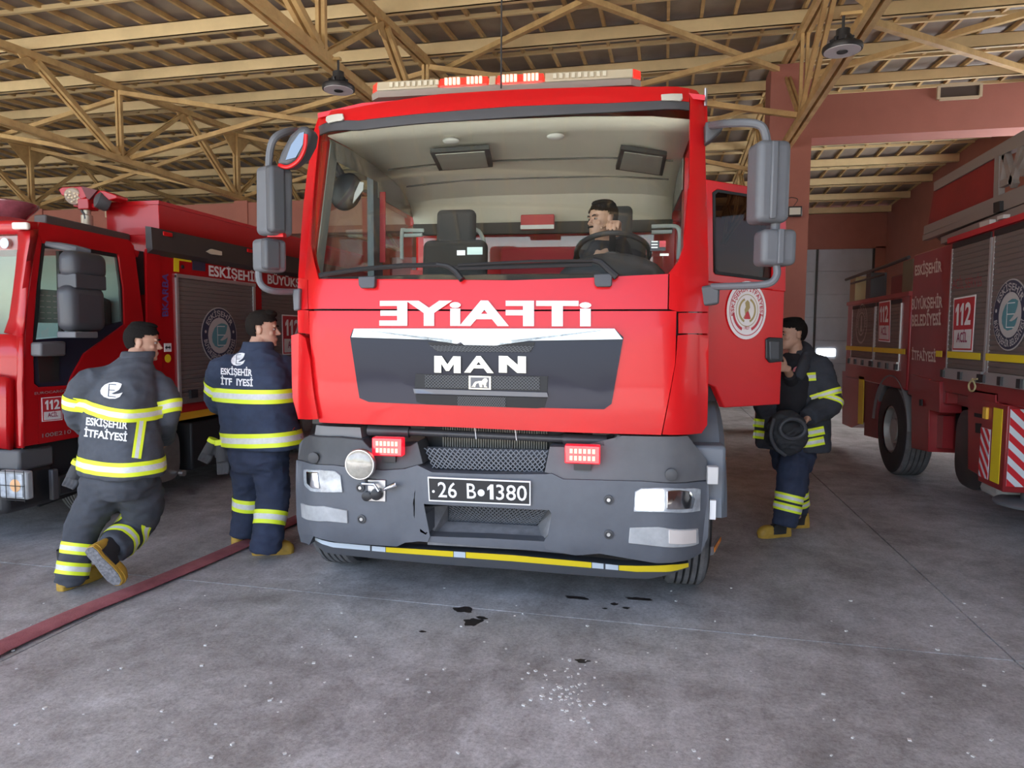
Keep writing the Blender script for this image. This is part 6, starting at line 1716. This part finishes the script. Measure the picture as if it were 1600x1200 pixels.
strip_px('chest_strip', jb, [(1249,590),(1275,588)], 13, Z3, jk, .008)
band(jb, J(1289,617,Z3-.12), shN-elN, .05, jk, .14); band(jb, J(1294,631,Z3-.13), (shN-elN).normalized()*.5+(elN-wrN).normalized()*.5, .045, jk, .14)
for y_ in (676, 692): strip_px('hem_strip', jb, [(1246,y_+2),(1268,y_),(1288,y_-4)], 13, Z3, jk, .008)
for y_ in (662, 680): strip_px('hem_strip', jb, [(1177,y_-2),(1194,y_)], 13, Z3, jk, .008)
mb = MB()
torso(mb, [(J(1238,735,Z3+.04),.15,.14),(J(1239,710,Z3+.04),.185,.16),(J(1240,688,Z3+.04),.18,.16)], R3, D3, .85)
limb(mb, [J(1242,705,Z3-.02),J(1239,735,Z3-.08),knN,J(1229,800,Z3-.13),J(1225,822,Z3-.14)], [.125,.125,.112,.10,.10])
limb(mb, [J(1238,705,Z3+.1),J(1241,735,Z3+.12),knF,J(1245,800,Z3+.18)], [.125,.12,.105,.095])
tr, tb3 = finish('trousers', solid_mesh('trousers', mb, .013, 5), trouB, p3, .010, 8)
for y_ in (778, 793): band(tb3, J(lerpt([(765,1236),(822,1225)],y_),y_,Z3-.125), knN-anN, .06, tr, .14)
for y_ in (770, 784): band(tb3, J(1244,y_,Z3+.15), knF-anF, .055, tr, .14)
boot_at(p3, PX(1219,838,Z=0), dirh(-104)); boot_at(p3, PX(1248,824,Z=0), dirh(-100))
# hand on the edge of the door
mb = MB(); w_ = J(1229,576,5.28)
limb(mb, [J(1236,590,5.42), w_], [.036,.028], 10); add_hand(mb, w_, -RTH*.9+UPV*.3-FWH*.2, -FWH, .55, .95, -1)
finish('hand', solid_mesh('hand', mb, .0045, 2), skin, p3)
mb = MB(); limb(mb, [J(1244,596,5.62), J(1240,602,5.5), J(1234,586,5.36)], [.07,.06,.045], 12)
finish('shirt_sleeve', solid_mesh('shirt_sleeve', mb, .01, 3), MATS['shirt_black'], p3)
ORG[0] = Vector((0,0,0))
# black hood held in the hand
hc3 = J(1229, 676, Z3-.32)
hood = empty('hood', hc3+Vector((0,0,-.17)), 0, 'black padded hood held at the waist behind the open door', 'hood')
ORG[0] = hood.location.copy()
hk = mat('hood_black', (.03,.032,.038), .8, var=.4, vscale=12)
mb = MB(); mb.ell(hc3, .155, .11, .175, 24, 16)
finish('shell', solid_mesh('shell', mb, .012, 3), hk, hood, .016, 11)
MB().tube([hc3+RTH*(.095*math.cos(a))-FWH*.11+Vector((0,0,.045+.075*math.sin(a))) for a in [2*math.pi*k/24 for k in range(25)]], .016, 8, cap=False).build('rim', mat('hood_edge', (.05,.052,.06), .6), hood, smooth=True)
MB().ell(hc3-FWH*.085+Vector((0,0,.04)), .085, .03, .062, 18, 10, Matrix.Rotation(YAW,3,'Z')).build('opening', mat('hood_inside', (.008,.008,.01), .7), hood, smooth=True)
MB().tube(spline([hc3-FWH*.1+RTH*x_+Vector((0,0,z_)) for x_, z_ in ((-.14,.12),(-.16,0),(-.12,-.1),(-.04,-.16))]), .014, 8).build('strap', MATS['hood_edge'], hood, smooth=True)
ORG[0] = Vector((0,0,0))
# ---------------------------------------------------------------- driver
def TW(p): return TM @ Vector(p)
hcl = TP(943, 342, y=1.02)
hc = TW(hcl)
p4 = empty('person', TW((.64,1.2,1.6)), TA, 'person at the steering wheel seen through the windscreen, looking to the side', 'person')
p4.rotation_euler = (0,0,0)
ORG[0] = p4.location.copy()
lk = (TM.to_3x3() @ Vector((-.75,-.62,-.1)))
M = head_frame(hc, lk, tilt=.0, s=1.0)
XT = TM.to_3x3() @ Vector((1,0,0)); YT = TM.to_3x3() @ Vector((0,1,0))
nk = hc+YT*.05+Vector((0,0,-.14)); ch = TW((.64,1.16,2.02)); pv = TW((.64,1.2,1.66))
shL, shR = ch+XT*.2+Vector((0,0,.14)), ch-XT*.2+Vector((0,0,.14))
wr = TP(963, 352, y=.74); wrR = TW(wr); wrL = TW((.87,.74,2.02))
elR, elL = TW((.80,1.02,1.9)), TW((.97,.98,1.9))
mb = MB(); add_head(mb, M)
limb(mb, [hc-Vector((0,0,.06)), nk, ch], [.055,.058,.12]); torso(mb, [(pv,.15,.11),(ch,.17,.12),(nk,.07,.06)], XT, YT)
for a, b, c in ((shL,elL,wrL),(shR,elR,wrR)): limb(mb, [ch,a,b,c], [.06,.055,.042,.026], 12)
for s in (-.1,.1): limb(mb, [pv, TW((.64+s,.85,1.68)), TW((.64+s,.72,1.3))], [.09,.07,.05], 12)
fg = TW(TP(955, 356, y=.57))
add_hand(mb, wrR, -YT*.9-XT*.15+UPV*.05, -UPV+YT*.1, .62, 1.05, 1); add_hand(mb, wrL, -YT*.8, -UPV, .6, 1, 1)
finish('body', solid_mesh('body', mb, .0050, 2), skin2, p4)
add_face_parts(M, p4, hairm, 'top')
MB().tube([(-.026,.098,.066),(0,.104,.068),(.026,.098,.066)], [.004,.006,.004], 8).xf(M).build('moustache', hairm, p4)
mb = MB(); torso(mb, [(pv-Vector((0,0,.08)),.2,.15),(ch,.21,.15),(ch+Vector((0,0,.14)),.2,.12),(nk+Vector((0,0,.0)),.08,.075)], XT, YT)
limb(mb, [ch+XT*.1+Vector((0,0,.12)),shL,elL,elL.lerp(wrL,.75)], [.09,.085,.065,.05]); limb(mb, [ch-XT*.1+Vector((0,0,.12)),shR,elR,elR.lerp(wrR,.88)], [.09,.085,.065,.05])
finish('shirt', solid_mesh('shirt', mb, .012, 4), mat('driver_dark', (.02,.022,.028), .85), p4, .006)
mb = MB()
for s in (-.1,.1): limb(mb, [pv, TW((.64+s,.85,1.70)), TW((.64+s,.72,1.25))], [.12,.09,.07], 12)
finish('trousers', solid_mesh('trousers', mb, .012, 3), trouB, p4, .004)
ORG[0] = Vector((0,0,0))
